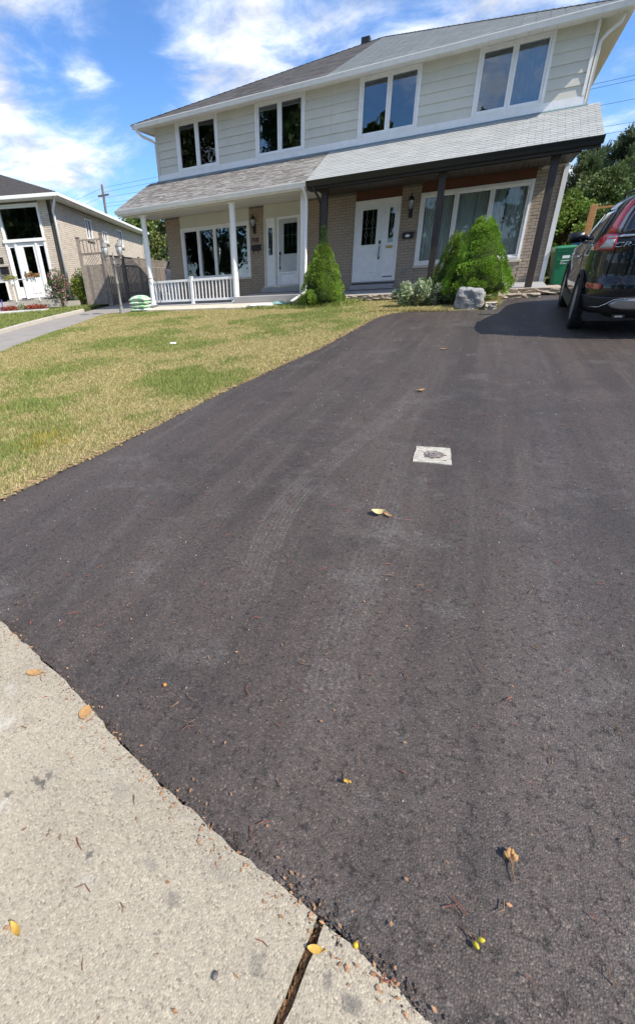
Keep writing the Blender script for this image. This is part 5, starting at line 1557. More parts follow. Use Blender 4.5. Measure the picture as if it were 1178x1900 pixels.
def make_car(label, loc, rz, pm, badge=True, group=None):
    t = thing('parked_car', label, 'car', loc, rz, group); LOCAL.add(t.name)
    W = [(0, -1), (2.62, 1)]
    # body shell
    mb = MB(); zs = []
    for a, b in zip(LV[:-1], LV[1:]):
        k = max(1, int(round((b[0] - a[0]) / .03)))
        zs += [a[0] + (b[0] - a[0]) * i / k for i in range(k)]
    zs.append(LV[-1][0]); N = 132
    for z in zs:
        yr, yf, w = lv(z); ym, l = (yr + yf) / 2, (yf - yr) / 2
        for i in range(N):
            # even spacing in y along the flanks, in x across the ends
            u = 4.0 * i / N; k = int(u); f = (u - k) * 2 - 1
            if k in (0, 2):
                s = f * .985; yy = ym + l * (s if k == 0 else -s); xx = w * (1 - abs(s) ** NE) ** (1 / NE) * (1 if k == 0 else -1)
            else:
                qm = (1 - .985 ** NE) ** (1 / NE); s = f * qm; xx = w * (-s if k == 1 else s); yy = ym + l * (1 - abs(s) ** NE) ** (1 / NE) * (1 if k == 1 else -1)
            # crisp shoulder crease along the flank
            cr = .012 * math.exp(-((z - .97) / .035) ** 2) - .016 * math.exp(-((z - .66) / .10) ** 2)
            if k in (0, 2): xx += cr * (1 if k == 0 else -1) * (1 - abs(f) ** 6)
            mb.v.append((xx, yy, z))
    for j in range(len(zs) - 1):
        for i in range(N):
            a = j * N + i; b = j * N + (i + 1) % N
            zc = (zs[j] + zs[j + 1]) / 2; yc = (mb.v[a][1] + mb.v[b][1]) / 2; xc = abs(mb.v[a][0])
            if xc > .6 and any((yc - wy) ** 2 + (zc - .36) ** 2 < .385 ** 2 for wy, _ in W): continue
            mb.f.append((a, b, b + N, a + N))
    mb.f.append(tuple(range(N))[::-1]); mb.f.append(tuple((len(zs) - 1) * N + i for i in range(N)))
    body = mb.build('body', pm, t, True)
    # greenhouse glass
    for s in (-1, 1):
        side_patch([(1.11, -.20, 1.60), (1.17, -.33, 1.50), (1.26, -.36, 1.36), (1.36, -.36, 1.16), (1.44, -.34, .96), (1.49, -.30, .80)], 14, .004, side=s).build('side_window', M['carglass'], t, True)
        side_patch([(1.08, -.25, 1.75), (1.09, -.28, 1.72), (1.104, -.25, 1.68)], 14, .009, side=s).build('belt_trim', M['chrome'], t, True)
        side_patch([(1.08, .52, .58), (1.25, .50, .56), (1.44, .47, .53), (1.50, .46, .52)], 2, .008, side=s).build('door_pillar', M['trim'], t)
        # tail lamp: tall red strip on the pillar, kinked clear lamp under it
        skin_patch([(1.215, .84, .93), (1.30, .845, .928), (1.40, .85, .928), (1.48, .85, .93), (1.555, .84, .925), (1.59, .82, .90)], 8, .014, .03, s).build('tail_lamp', M['redlens'], t, True)
        skin_patch([(1.225, .795, .842), (1.30, .805, .847), (1.40, .812, .852), (1.48, .812, .852), (1.565, .80, .842)], 4, .009, .025, s).build('lamp_rim', M['silver'], t, True)
        lo = skin_patch([(1.035, .775, .962), (1.055, .77, .976), (1.10, .775, .975), (1.14, .785, .968), (1.19, .80, .955), (1.212, .81, .94)], 12, .014, .03, s).build('lower_lamp', M['redlens'], t, True)
        skin_patch([(1.053, .79, .915), (1.085, .79, .91), (1.12, .795, .895), (1.155, .80, .88)], 7, .018, .01, s).build('reversing_lamp', M['clearlens'], lo, True)
        skin_patch([(1.172, .80, .885), (1.19, .805, .88)], 5, .0185, .01, s).build('lamp_bar', M['silver'], lo)
        skin_patch([(.595, .80, .92), (.61, .785, .93), (.645, .785, .93), (.66, .80, .92)], 6, .012, .02, s).build('reflector', M['reflector'], t)
        # mirror
        mb = MB(); bmx = s * .98
        for k in range(1):
            mb.loft([[(s * (.82 + a) , 1.45 + b, 1.12 + c) for a, b, c in ring_] for ring_ in (
                [(.0, .0, .0), (.0, .06, .0), (.0, .06, .05), (.0, .0, .05)], [(.06, -.04, -.02), (.06, .08, -.02), (.06, .08, .12), (.06, -.04, .12)],
                [(.20, -.05, -.03), (.20, .07, -.03), (.20, .07, .13), (.20, -.05, .13)], [(.26, -.02, .0), (.26, .04, .0), (.26, .04, .10), (.26, -.02, .10)])])
        mb.build('mirror', pm, t, True)
        # sill, arches
        for wy, _ in W:
            mb = MB(); ring1 = []; 
            for k in range(22):
                a = rad(-8 + 196 * k / 21); ro, ri = .425, .372
                ring1.append([(s * .885, wy + ri * math.cos(a), .36 + ri * math.sin(a)), (s * .914, wy + ri * math.cos(a), .36 + ri * math.sin(a)), (s * .917, wy + ro * math.cos(a), .36 + ro * math.sin(a)), (s * .885, wy + ro * math.cos(a), .36 + ro * math.sin(a))])
            mb.loft(ring1); mb.build('arch_trim', M['trim'], t)
        MB().hexa([(s * .80, .40, .22), (s * .80, 2.2, .22), (s * .925, 2.2, .25), (s * .925, .40, .25), (s * .80, .40, .40), (s * .80, 2.2, .40), (s * .912, 2.2, .38), (s * .912, .40, .38)]).build('sill_trim', M['trim'], t)
        for y in (.55, 1.55):
            MB().tube([Vector((s * .93, y - .09, .93)), Vector((s * .955, y - .05, .935)), Vector((s * .955, y + .05, .935)), Vector((s * .93, y + .09, .93))], .012, 6).build('door_handle', M['chrome'], t)
    skin_patch([(1.205, -.80, .80), (1.25, -.805, .805), (1.32, -.81, .81), (1.40, -.81, .81), (1.48, -.80, .80), (1.53, -.78, .78)], 24, .005).build('rear_window', M['carglass'], t, True)
    skin_patch([(1.172, -.80, .80), (1.188, -.80, .80), (1.20, -.79, .79)], 24, .014, .02).build('tailgate_bar', M['chrome'], t, True)
    # tailgate joint lines
    for s in (-1, 1):
        skin_patch([(.74, .770, .776), (.88, .768, .774), (1.03, .766, .772)], 1, .003, .006, s).build('panel_gap', M['trim'], t)
    # spoiler
    mb = MB(); P = []
    for x in np.linspace(-.60, .60, 13):
        e = .05 * (abs(x) / .6) ** 3
        P.append([(x, -.60 + e, 1.60 - e * .6), (x, -.78 + e, 1.585 - e), (x, -.80 + e, 1.565 - e), (x, -.66 + e, 1.55 - e)])
    mb.loft(P); mb.build('spoiler', pm, t, True)
    # lower bumper: black band, silver skid plate, tow plate
    skin_patch([(.255, -.93, .93), (.34, -.95, .95), (.42, -.955, .955), (.485, -.955, .955), (.505, -.95, .95)], 30, .010, .03).build('lower_bumper', M['trim'], t, True)
    skin_patch([(.355, -.50, .50), (.38, -.62, .62), (.42, -.66, .66), (.455, -.62, .62), (.478, -.56, .56)], 20, .030, .02).build('skid_plate', M['silver'], t, True)
    mb = MB(); 
    pth = [car_pt(.345, .90, -1, .016), car_pt(.375, .84, -1, .02), car_pt(.38, .76, -1, .024), car_pt(.42, .69, -1, .028), car_pt(.475, .61, -1, .032), car_pt(.485, .55, -1, .034), car_pt(.485, .0, -1, .034)]
    pth2 = [Vector((-p.x, p.y, p.z)) for p in pth[:-1]][::-1]
    mb.tube(pth + pth2, .007, 6); mb.build('skid_trim', M['chrome'], t, True)
    MB().cbox(-.53, -.40, -.965, -.95, .255, .30, .004).build('tow_eye_cover', M['trim'], t)
    MB().cbox(-.505, -.425, -.969, -.962, .268, .287, .002).build('cover_badge', M['silver'], t)
    mb = MB(); mb.box(-.80, .80, -.75, 3.3, .20, .30); mb.box(-.78, .78, .35, 2.25, .3, .7); mb.build('underbody', M['trim'], t)
    # wheels
    for wy, _ in W:
        for s in (-1, 1):
            c = Vector((s * .80, wy, .352)); mb = MB()
            prof = [(.235, -.10), (.27, -.112), (.325, -.112), (.345, -.09), (.352, -.05), (.352, .05), (.345, .09), (.325, .112), (.27, .112), (.235, .10)]
            mb.loft([[(c.x + h, c.y + r_ * math.cos(2 * math.pi * k / 40), c.z + r_ * math.sin(2 * math.pi * k / 40)) for k in range(40)] for r_, h in prof], False)
            wh = mb.build('wheel', M['tyre'], t, True)
            mb = MB()
            mb.loft([[(c.x + s * h, c.y + r_ * math.cos(2 * math.pi * k / 30), c.z + r_ * math.sin(2 * math.pi * k / 30)) for k in range(30)] for r_, h in ((.235, .10), (.215, .09), (.205, .02), (.05, .03))], True)
            for k in range(5):
                a = 2 * math.pi * k / 5 + .3
                for da in (-.16, .16):
                    e = Vector((c.x + s * .085, c.y + .215 * math.cos(a + da), c.z + .215 * math.sin(a + da))); b0 = Vector((c.x + s * .075, c.y + .04 * math.cos(a), c.z + .04 * math.sin(a)))
                    mb.tube([b0, e], [.022, .018], 6)
            mb.build('rim', M['silver'], wh)
    # roof rails and aerial
    for s in (-1, 1):
        MB().tube([(s * .56, -.30, 1.635), (s * .575, -.24, 1.672), (s * .585, .5, 1.672), (s * .575, .62, 1.62)], .014, 6).build('roof_rail', M['trim'], t)
    if badge:
        o = text_mesh('CR-V', .105, (0, 0, 0), (rad(90), 0, 0), M['chrome'], None, 'badge', .004, .25, 'LEFT')
        for v in o.data.vertices:
            x, z = -.72 + v.co.x * 1.25, 1.09 + v.co.z * .72
            p = car_pt(z, abs(x) / lv(z)[2], -1, .006); v.co = Vector((x, p.y + v.co.y, z))
        o.parent = t
    return t
CAR_Y = -7.62
car = make_car('black SUV parked on the right of the asphalt drive', (7.53, CAR_Y, gz(CAR_Y) + .002), rad(-2.6), paint('black_paint', (.004, .005, .008), .3), True)
car.rotation_euler = (math.atan(.045), 0, rad(-2.6)); car.scale = (1.12, 1.12, 1.12)
c2 = make_car('silver car mostly hidden behind the left porch and brick pier', (-8.35, 3.95, gz(3)), rad(1), paint('silver_paint', (.45, .50, .55), .3, .5), False)

# ------------------------------------------------------------------ bins
M['bingreen'] = simple('green_bin_plastic', (.012, .175, .075), .4, .1, 4, .05, 50)
M['binblue'] = simple('blue_bin_plastic', (.05, .12, .30), .4, .1, 4, .05, 50)
def bin_(label, x, y, z, mat, rz, printed=True, h=.96, lid=None):
    t = thing('wheelie_bin', label, 'bin', (x, y, z), rz, 'bins beside the house'); LOCAL.add(t.name)
    mb = MB()
    def rr(a, b, zz, c=.05):
        return [(-a + c, -b, zz), (a - c, -b, zz), (a, -b + c, zz), (a, b - c, zz), (a - c, b, zz), (-a + c, b, zz), (-a, b - c, zz), (-a, -b + c, zz)]
    mb.loft([rr(.20, .22, .05), rr(.21, .23, .12), rr(.275, .31, h - .12), rr(.30, .335, h - .11), rr(.30, .335, h - .05)]); mb.build('bin_body', mat, t)
    mb = MB(); mb.loft([rr(.31, .35, h - .055, .06), rr(.315, .36, h - .01, .06), rr(.29, .33, h + .03, .08), rr(.18, .22, h + .05, .08)]); mb.build('lid', lid or mat, t, False)
    mb = MB(); mb.hexa([(-.13, -.253, .45), (.13, -.253, .45), (.13, -.24, .45), (-.13, -.24, .45), (-.15, -.312, h - .16), (.15, -.312, h - .16), (.15, -.29, h - .16), (-.15, -.29, h - .16)]); mb.build('front_recess', mat, t)
    for s in (-1, 1):
        MB().tube([(s * .20, .25, .10), (s * .26, .25, .10)], .10, 16).build('wheel', M['tyre'], t)
    MB().tube([(-.25, .36, h - .03), (-.25, .42, h - .02), (.25, .42, h - .02), (.25, .36, h - .03)], .016, 8).build('handle', mat, t)
    if printed:
        def yf(z): return -.22 - (z - .05) / (h - .17) * .09 - .026
        mb = MB()
        z = h - .27; mb.hexa([(-.10, yf(z) - .002, z), (.08, yf(z) - .002, z), (.08, yf(z) + .004, z), (-.10, yf(z) + .004, z), (-.10, yf(z + .07) - .002, z + .07), (.08, yf(z + .07) - .002, z + .07), (.08, yf(z + .07) + .004, z + .07), (-.10, yf(z + .07) + .004, z + .07)])
        mb.build('sticker', M['white'], t)
        mb = MB(); r = random.Random(5)
        for zz, hh, L in ((h - .34, .022, .20), (h - .375, .010, .08), (h - .41, .014, .16)):
            x0 = -.12
            while x0 < -.12 + L:
                w = r.uniform(.010, .022); mb.hexa([(x0, yf(zz) - .002, zz), (x0 + w, yf(zz) - .002, zz), (x0 + w, yf(zz) + .004, zz), (x0, yf(zz) + .004, zz), (x0, yf(zz + hh) - .002, zz + hh), (x0 + w, yf(zz + hh) - .002, zz + hh), (x0 + w, yf(zz + hh) + .004, zz + hh), (x0, yf(zz + hh) + .004, zz + hh)]); x0 += w + .005
        mb.build('print', M['white'], t)
    return t
bin_('green organics bin beside the right house wall', 7.02, .10, gz(.1), M['bingreen'], rad(6), True, .98)
bin_('blue recycling bin behind the green bin', 7.55, .95, gz(.9), M['binblue'], rad(-8), False, 1.08)
# wooden gate post behind the car
M['cedar'] = simple('new_cedar', (.42, .22, .085), .7, .2, 14, .3, 40, rnd=.1)
t = thing('gate_post', 'new orange brown wooden post with a rail behind the car', 'post', (7.93, 4.0, gz(3)))
MB().cbox(7.84, 8.02, 3.92, 4.10, gz(3) - .1, 1.55, .008).build('post', M['cedar'], t)
MB().box(8.02, 8.9, 3.98, 4.02, 1.42, 1.48).build('rail', M['cedar'], t)
MB().cbox(8.88, 9.02, 3.94, 4.06, gz(3) - .1, 1.50, .006).build('post', M['cedar'], t)
# ------------------------------------------------------------------ neighbour's house, turned 25 degrees to ours
# local frame: x = along the front towards the left, y = back along the side wall, z up; origin at the near corner
NX, NY = -11.81, -0.62
AU = rad(115); UX, UY = math.cos(AU), math.sin(AU); VX, VY = math.cos(AU + math.pi / 2), math.sin(AU + math.pi / 2)
def NP(v, u, z): return (NX + VX * v + UX * u, NY + VY * v + UY * u, z)
def nbox(mb, v0, v1, u0, u1, z0, z1):
    return mb.hexa([NP(v0, u0, z0), NP(v1, u0, z0), NP(v1, u1, z0), NP(v0, u1, z0), NP(v0, u0, z1), NP(v1, u0, z1), NP(v1, u1, z1), NP(v0, u1, z1)])
def nb(name, m, parent, *boxes):
    mb = MB()
    for b in boxes: nbox(mb, *b)
    return mb.build(name, m, parent)
N = thing('neighbour_house', 'pale brick house on the left with a glazed white entrance', 'house', (NX, NY, -.5))
SL = 17.4; FW_ = 9.0
def nwall(mb, a0, a1, z0, z1, holes, side):
    xs = sorted({a0, a1, *[h[0] for h in holes], *[h[1] for h in holes]}); zs = sorted({z0, z1, *[h[2] for h in holes], *[h[3] for h in holes]})
    for a, b in zip(xs[:-1], xs[1:]):
        for c, d in zip(zs[:-1], zs[1:]):
            if any(h[0] < (a + b) / 2 < h[1] and h[2] < (c + d) / 2 < h[3] for h in holes): continue
            if side: nbox(mb, .014, .2, a, b, c, d)
            else: nbox(mb, a, b, .014, .2, c, d)
ENT = (.58, 2.40)           # entrance bay
SW = [(4.12, 5.10, 2.28, 3.20), (6.92, 7.92, 2.32, 2.88), (10.25, 11.42, 2.30, 3.22)]
mb = MB(); nwall(mb, .0, SL, -.7, 3.42, SW, True); nwall(mb, .2, FW_, -.7, 3.42, [(*ENT, -.25, 3.36), (2.75, 4.2, -.45, .55)], False)
nbox(mb, .2, FW_, SL - .2, SL, -.7, 3.42); nbox(mb, FW_ - .2, FW_, .2, SL - .2, -.7, 3.42)
w = mb.build('wall', M['mortar'], N)
# bricks: the near stretch singly, the rest joined
spans = []
r = random.Random(77)
def bricks_on(a0, a1, z0, z1, holes, side, limit):
    out = []
    k = 0; z = z0
    while z < z1 - .05:
        off = .122 if k % 2 else 0; x = a0 - off
        while x < a1:
            segs = [(max(x, a0 + .003), min(x + .235, a1 - .003))]
            for h in holes:
                if h[2] - .03 < z + .04 < h[3] + .03:
                    ns = []
                    for s, e in segs:
                        if e <= h[0] or s >= h[1]: ns.append((s, e)); continue
                        if s < h[0] - .03: ns.append((s, h[0] - .005))
                        if e > h[1] + .03: ns.append((h[1] + .005, e))
                    segs = ns
            for s, e in segs:
                if e - s > .035: out.append((s, e, z + .005, z + .077, side))
            x += .245
        z += .082; k += 1
    return out
fb = bricks_on(0, .58, -.5, 3.42, [], False, 0) + bricks_on(2.40, 4.6, -.5, 3.42, [(2.75, 4.2, -.45, .55)], False, 0)
sb = bricks_on(0, SL, .2, 3.42, SW, True, 0)
sb.sort(key=lambda s: s[0])
def brick_box(mb, s, e, z0, z1, side):
    j = r.uniform(-.003, .003)
    if side: nbox(mb, .0 + j, .03, s, e, z0, z1)
    else: nbox(mb, s, e, .0 + j, .03, z0, z1)
allb = sorted(fb, key=lambda s: s[0])[:150] + sb[:150]; rest = sorted(fb, key=lambda s: s[0])[150:] + sb[150:]
cache = {}
def brick_inst(s, e, z0, z1, side):
    me = cache.get(side)
    if me is None:
        m_ = MB()
        if side: nbox(m_, 0, .03, -.5, .5, -.036, .036)
        else: nbox(m_, -.5, .5, 0, .03, -.036, .036)
        for i, v in enumerate(m_.v): m_.v[i] = (v[0] - NX, v[1] - NY, v[2])
        # keep the mesh axis aligned; rotate the object instead
        m_ = MB(); m_.box(-.5, .5, 0, .03, -.036, .036); me = m_.mesh('brick'); me.materials.append(M['brickN']); cache[side] = me
    c = (s + e) / 2; L = e - s; j = r.uniform(-.003, .003)
    if side: o = inst('brick', me, w, NP(.03 + j, c, (z0 + z1) / 2), (0, 0, AU), (L, 1, 1))
    else: o = inst('brick', me, w, NP(c, .03 + j, (z0 + z1) / 2), (0, 0, AU + math.pi / 2), (L, 1, 1))
    # the mesh extends +y from its face; turn it so that it sits in the wall
    o.rotation_euler = (0, 0, (AU + math.pi if side else AU + math.pi / 2) + (math.pi if False else 0))
    return o
for s in allb: 
    o = brick_inst(*s)
    if s[4]:      # side wall: mesh +y must point away from the house interior's opposite
        o.rotation_euler = (0, 0, AU)
        o.location = NP(0.03, (s[0] + s[1]) / 2, (s[2] + s[3]) / 2); o.scale = (s[1] - s[0], -1, 1)
    else:
        o.rotation_euler = (0, 0, AU + math.pi / 2)
        o.location = NP((s[0] + s[1]) / 2, 0.03, (s[2] + s[3]) / 2); o.scale = (s[1] - s[0], 1, 1)
mb = MB(); tt = []
for s in rest:
    n0 = len(mb.v); brick_box(mb, *s); q = r.random(); tt += [q] * (len(mb.v) - n0)
o = mb.build('brickwork', M['brickN'], w); o['kind'] = 'stuff'; vcol(o.data, np.repeat(np.array(tt)[:, None], 4, 1))
# roof, soffit, gutter
OV = .45; ze = 3.55; ap = 1.9
mb = MB()
c = [(-OV, -OV), (FW_ + OV, -OV), (FW_ + OV, SL + OV), (-OV, SL + OV)]
rd = [(FW_ / 2, FW_ / 2), (FW_ / 2, SL - FW_ / 2)]
Pe = [NP(v, u, ze + .06) for v, u in c]; Pr = [NP(v, u, ze + ap) for v, u in rd]
mb.poly([Pe[0], Pe[1], Pr[0]]); mb.poly([Pe[1], Pe[2], Pr[1], Pr[0]]); mb.poly([Pe[2], Pe[3], Pr[1]]); mb.poly([Pe[3], Pe[0], Pr[0], Pr[1]])
rf = mb.build('roof', simple('dark_grey_shingle', (.075, .07, .068), .9, .3, 9, .6, 25, spec=.15), N)
mb = MB(); rows = 26          # shingle courses of the front hip
for k in range(rows):
    t0, t1 = k / rows, (k + 1.2) / rows
    a0, b0 = [Vector(Pe[0]).lerp(Vector(Pr[0]), t0), Vector(Pe[1]).lerp(Vector(Pr[0]), t0)]; a1, b1 = [Vector(Pe[0]).lerp(Vector(Pr[0]), t1), Vector(Pe[1]).lerp(Vector(Pr[0]), t1)]
    up = Vector((0, 0, .018)); mb.poly([a0 + up, b0 + up, b1 + up * .2, a1 + up * .2]); mb.poly([a0, b0, b0 + up, a0 + up])
o = mb.build('shingle_courses', rf.data.materials[0], rf, fix=False); o['kind'] = 'stuff'
nb('soffit', M['vinyl'], N, (-OV + .02, FW_ + OV, -OV + .02, .0, 3.43, 3.45), (-OV + .02, .0, .0, SL + OV, 3.43, 3.45))
nb('fascia', M['white'], N, (-OV, FW_ + OV, -OV, -OV + .02, 3.42, ze + .05), (-OV, -OV + .02, -OV + .02, SL + OV, 3.42, ze + .05))
nb('gutter', M['white'], N, (-OV - .11, FW_ + OV, -OV - .11, -OV - .004, 3.46, 3.575), (-OV - .11, -OV - .004, -OV - .004, SL + OV, 3.46, 3.575))
MB().tube([NP(-.28, -.30, 3.45), NP(-.26, -.28, 3.30), NP(-.05, -.10, 3.02), NP(-.04, -.04, 2.9), NP(-.05, -.045, -.35)], .05, 8).build('downspout', M['white'], N, True)
MB().tube([NP(-.30, SL - .2, 3.45), NP(-.06, SL - .1, 3.2), NP(-.06, SL - .1, -.3)], .05, 8).build('downspout', M['white'], N, True)
# side windows
def nwin(h, parent, n=2):
    o = nb('window', M['white'], parent, (-.012, .10, h[0], h[0] + .07, h[2], h[3]), (-.012, .10, h[1] - .07, h[1], h[2], h[3]), (-.012, .10, h[0] + .07, h[1] - .07, h[2], h[2] + .07), (-.012, .10, h[0] + .07, h[1] - .07, h[3] - .07, h[3]), (-.0, .09, (h[0] + h[1]) / 2 - .03, (h[0] + h[1]) / 2 + .03, h[2] + .07, h[3] - .07))
    for k in range(2):
        a = h[0] + .07 if k == 0 else (h[0] + h[1]) / 2 + .03; b = (h[0] + h[1]) / 2 - .03 if k == 0 else h[1] - .07
        nb('pane', M['glassd'], o, (.05, .056, a, b, h[2] + .07, h[3] - .07))
    nb('sill', M['kerb'], o, (-.07, .05, h[0] - .12, h[1] + .12, h[2] - .09, h[2] - .004))
    nb('blind', M['interior'], o, (.16, .17, h[0], h[1], h[2], h[3]))
for h in SW: nwin(h, N)
# entrance bay: big dark glazing above, white door with sidelights below
e0, e1 = ENT
en = nb('entrance_frame', M['white'], N, (e0, e0 + .09, -.04, .12, -.25, 3.36), (e1 - .10, e1, -.04, .12, -.25, 3.36), (e0 + .09, e1 - .10, -.04, .12, 3.22, 3.36), (e0 - .02, e1 + .04, -.07, .12, 1.98, 2.10),
        (e0 + .40, e0 + .50, -.03, .12, -.25, 1.98), (e1 - .50, e1 - .40, -.03, .12, -.25, 1.98))
nb('pane', M['glassd'], en, (e0 + .09, e1 - .10, .05, .058, 2.10, 3.22))
nb('glazing_bar', M['interior'], en, (e0 + .62, e0 + .70, .10, .16, 2.10, 3.22), (e1 - .72, e1 - .64, .10, .16, 2.10, 3.22), (e0 + .09, e1 - .10, .11, .15, 2.62, 2.70))
for a, b in ((e0 + .09, e0 + .40), (e1 - .40, e1 - .10)):
    s = nb('sidelight', M['white'], en, (a, a + .05, .02, .08, -.2, 1.98), (b - .05, b, .02, .08, -.2, 1.98), (a + .05, b - .05, .02, .08, -.2, .25), (a + .05, b - .05, .02, .08, 1.80, 1.98))
d0, d1 = e0 + .50, e1 - .50
nd = nb('door', M['white'], N, (d0, d0 + .12, .0, .06, -.22, 1.96), (d1 - .26, d1, .0, .06, -.22, 1.96), (d0 + .12, d1 - .26, .0, .06, -.22, .62), (d0 + .12, d1 - .26, .0, .06, 1.80, 1.96), (d0 + .16, d1 - .30, -.02, .0, -.02, .32))
nb('pane', M['glassd'], nd, (d0 + .12, d1 - .26, .03, .036, .62, 1.80))
for a, b in ((e0 + .14, e0 + .35), (e1 - .35, e1 - .15)): nb('pane', M['glassd'], en, (a, b, .045, .05, .25, 1.80))
nb('handle', M['black'], nd, (d1 - .12, d1 - .08, -.05, -.005, .62, .86), (d1 - .125, d1 - .075, -.03, -.005, .50, .56))
nb('interior', M['interior'], N, (.2, 4.8, 3.0, 3.1, -.5, 3.4), (.2, 4.8, .21, 3.0, -.55, -.5), (4.8, 4.9, .21, 3.1, -.5, 3.4))
lw_ = nb('basement_window', M['white'], N, (2.75, 2.83, -.03, .1, -.45, .55), (4.12, 4.2, -.03, .1, -.45, .55), (2.83, 4.12, -.03, .1, -.45, -.38), (2.83, 4.12, -.03, .1, .48, .55)); nb('pane', M['glassd'], lw_, (2.83, 4.12, .04, .046, -.38, .48))
# front steps and landing
nb('door_step', M['kerb'], N, (.15, 2.9, -1.0, -.06, -.62, -.30), (.3, 2.75, -.45, -.055, -.295, -.24))
nb('landing', M['slab'], N, (2.45, 5.0, -1.5, -1.02, -.95, -.48), (2.92, 5.0, -1.0, -.06, -.95, -.46))
mb = MB(); mb.tube([NP(2.05, -1.02, -.35), NP(2.05, -1.02, .55)], .02, 6); mb.tube([NP(3.05, -1.05, -.45), NP(3.05, -1.05, .52)], .02, 6); mb.tube([NP(1.0, -1.02, .55), NP(3.05, -1.05, .50)], .02, 6); mb.tube([NP(1.0, -1.02, -.35), NP(1.0, -1.02, .55)], .02, 6)
mb.build('handrail', M['white'], N)
nbx = nb('mailbox', M['black'], None, (2.52, 2.86, -.12, -.005, .80, 1.06), (2.50, 2.88, -.14, -.005, 1.062, 1.10)); tag(nbx, 'dark mailbox on the neighbour brick wall left of the entrance', 'mailbox')
nbp = nb('number_plate', M['black'], None, (2.66, 3.1, -.03, -.005, 1.24, 1.46)); tag(nbp, 'dark house number plate above the neighbour mailbox', 'sign')
o = text_mesh('m', .26, (0, 0, 0), (rad(90), 0, 0), M['brass'], nbp, 'plate_letter', .004)
for v in o.data.vertices: v.co = Vector(NP(2.80 - v.co.x, -.036 + v.co.y, 1.35 + v.co.z))
# pots and flowers
def flowers(name, label, v, u, z, w, h, n, cols, seed, cat='flowers', group=None, size=.05, pot=None):
    x, y, _ = NP(v, u, 0); rr = np.random.default_rng(seed)
    t = thing(name, label, cat, (x, y, z), group=group)
    a = rr.random(n) * 6.28; q = rr.random(n) ** .5
    P = np.stack([x + q * w * np.cos(a) * abs(VX) + q * .18 * np.sin(a) * UX, y + q * w * np.cos(a) * VY * np.sign(VX) + q * .18 * np.sin(a) * UY, z + h * (.15 + .85 * rr.random(n) * (1 - q * .4))], 1)
    D = rr.normal(size=(n, 3)) + np.array([0, 0, .6])
    g = rr.random(n) < .45
    c = np.where(g[:, None], np.array([.06, .13, .03]), np.array(cols)[rr.integers(0, len(cols), n)]) * (.7 + .6 * rr.random((n, 1)))
    needles('blooms', P, D, size * (.8 + .5 * rr.random(n)), size * .42 * np.ones(n), c, M['leaf'], t)
    if pot:
        mb = MB(); mb.lathe([(.09, 0), (.13, .2), (.14, .2)], 12, (x, y, z - .14)); mb.build('pot', M[pot], t)
    else:
        mb = MB()
        for k in range(14):
            i = rr.integers(0, n); mb.tube([(P[i, 0], P[i, 1], z - .02), tuple(P[i])], .004, 4)
        mb.build('stems', M['bark'], t)
    return t
gzn = gz(-2) + .10
flowers('flower_bed', 'red flowers at the left of the neighbour bed', 2.15, -1.55, gzn, .42, .26, 700, [(.62, .02, .03), (.55, .03, .06)], 81, group='red bedding flowers')
flowers('flower_bed', 'red flowers at the right of the neighbour bed', 1.05, -1.50, gzn, .52, .26, 800, [(.60, .02, .05), (.62, .05, .08)], 82, group='red bedding flowers')
flowers('flower_bed', 'white flowers between the two red clumps', 1.62, -1.52, gzn, .24, .30, 320, [(.62, .62, .52), (.40, .48, .22)], 83)
flowers('planter', 'yellow flower basket on the rail left of the neighbour door', 2.05, -1.05, .52, .30, .2, 320, [(.60, .42, .10), (.55, .50, .15)], 84, 'planter', 'rail planters', .05, 'white')
flowers('planter', 'orange flower basket on the rail right of the neighbour door', 1.08, -1.05, .55, .34, .22, 380, [(.62, .35, .12), (.60, .20, .14)], 85, 'planter', 'rail planters', .05, 'white')
flowers('planter', 'red flower basket at the far left of the neighbour rail', 3.1, -1.05, .45, .26, .24, 300, [(.60, .06, .06), (.6, .3, .08)], 86, 'planter', 'rail planters', .05, 'white')
for q, cc, vv in ((0, (.15, .33, .62), 2.95), (1, (.13, .10, .45), 2.45)):
    o = MB().tube([NP(vv, -1.62, gzn - .05), NP(vv - .03, -1.60, gzn + .50)], .022, 8).build('garden_stake', simple('blue_stake' + str(q), cc, .4)); tag(o, ('light blue' if q == 0 else 'dark violet') + ' stake standing by the neighbour steps', 'stake')
nb_o = nb('bed_edging', M['white'], None, (.4, 2.7, -1.80, -1.74, gzn - .05, gzn + .05)); tag(nb_o, 'white edging in front of the red flower bed', 'edging')
# rose bush and yellow-green shrub at the corner
x, y, _ = NP(.15, -.75, 0)
t = shrub('rose_bush', 'tall pink rose bush at the neighbour house corner', x, y, 1.75, .95, 2600, [(.05, .12, .03), (.08, .17, .04), (.07, .14, .035), (.06, .12, .03), (.70, .25, .38)], 91, .07, z=gzn - .05)
x, y, _ = NP(-.72, -.30, 0)
shrub('corner_shrub', 'yellow green shrub between the house corner and fence', x, y, 1.75, .85, 4200, [(.17, .25, .03), (.24, .30, .04), (.10, .17, .03), (.28, .30, .05)], 92, .07, z=gzn - .05)
o = nb('concrete_chute', M['kerb'], None, (-.62, -.05, -.85, -.10, -.72, -.42)); tag(o, 'concrete splash block at the neighbour house corner', 'block')

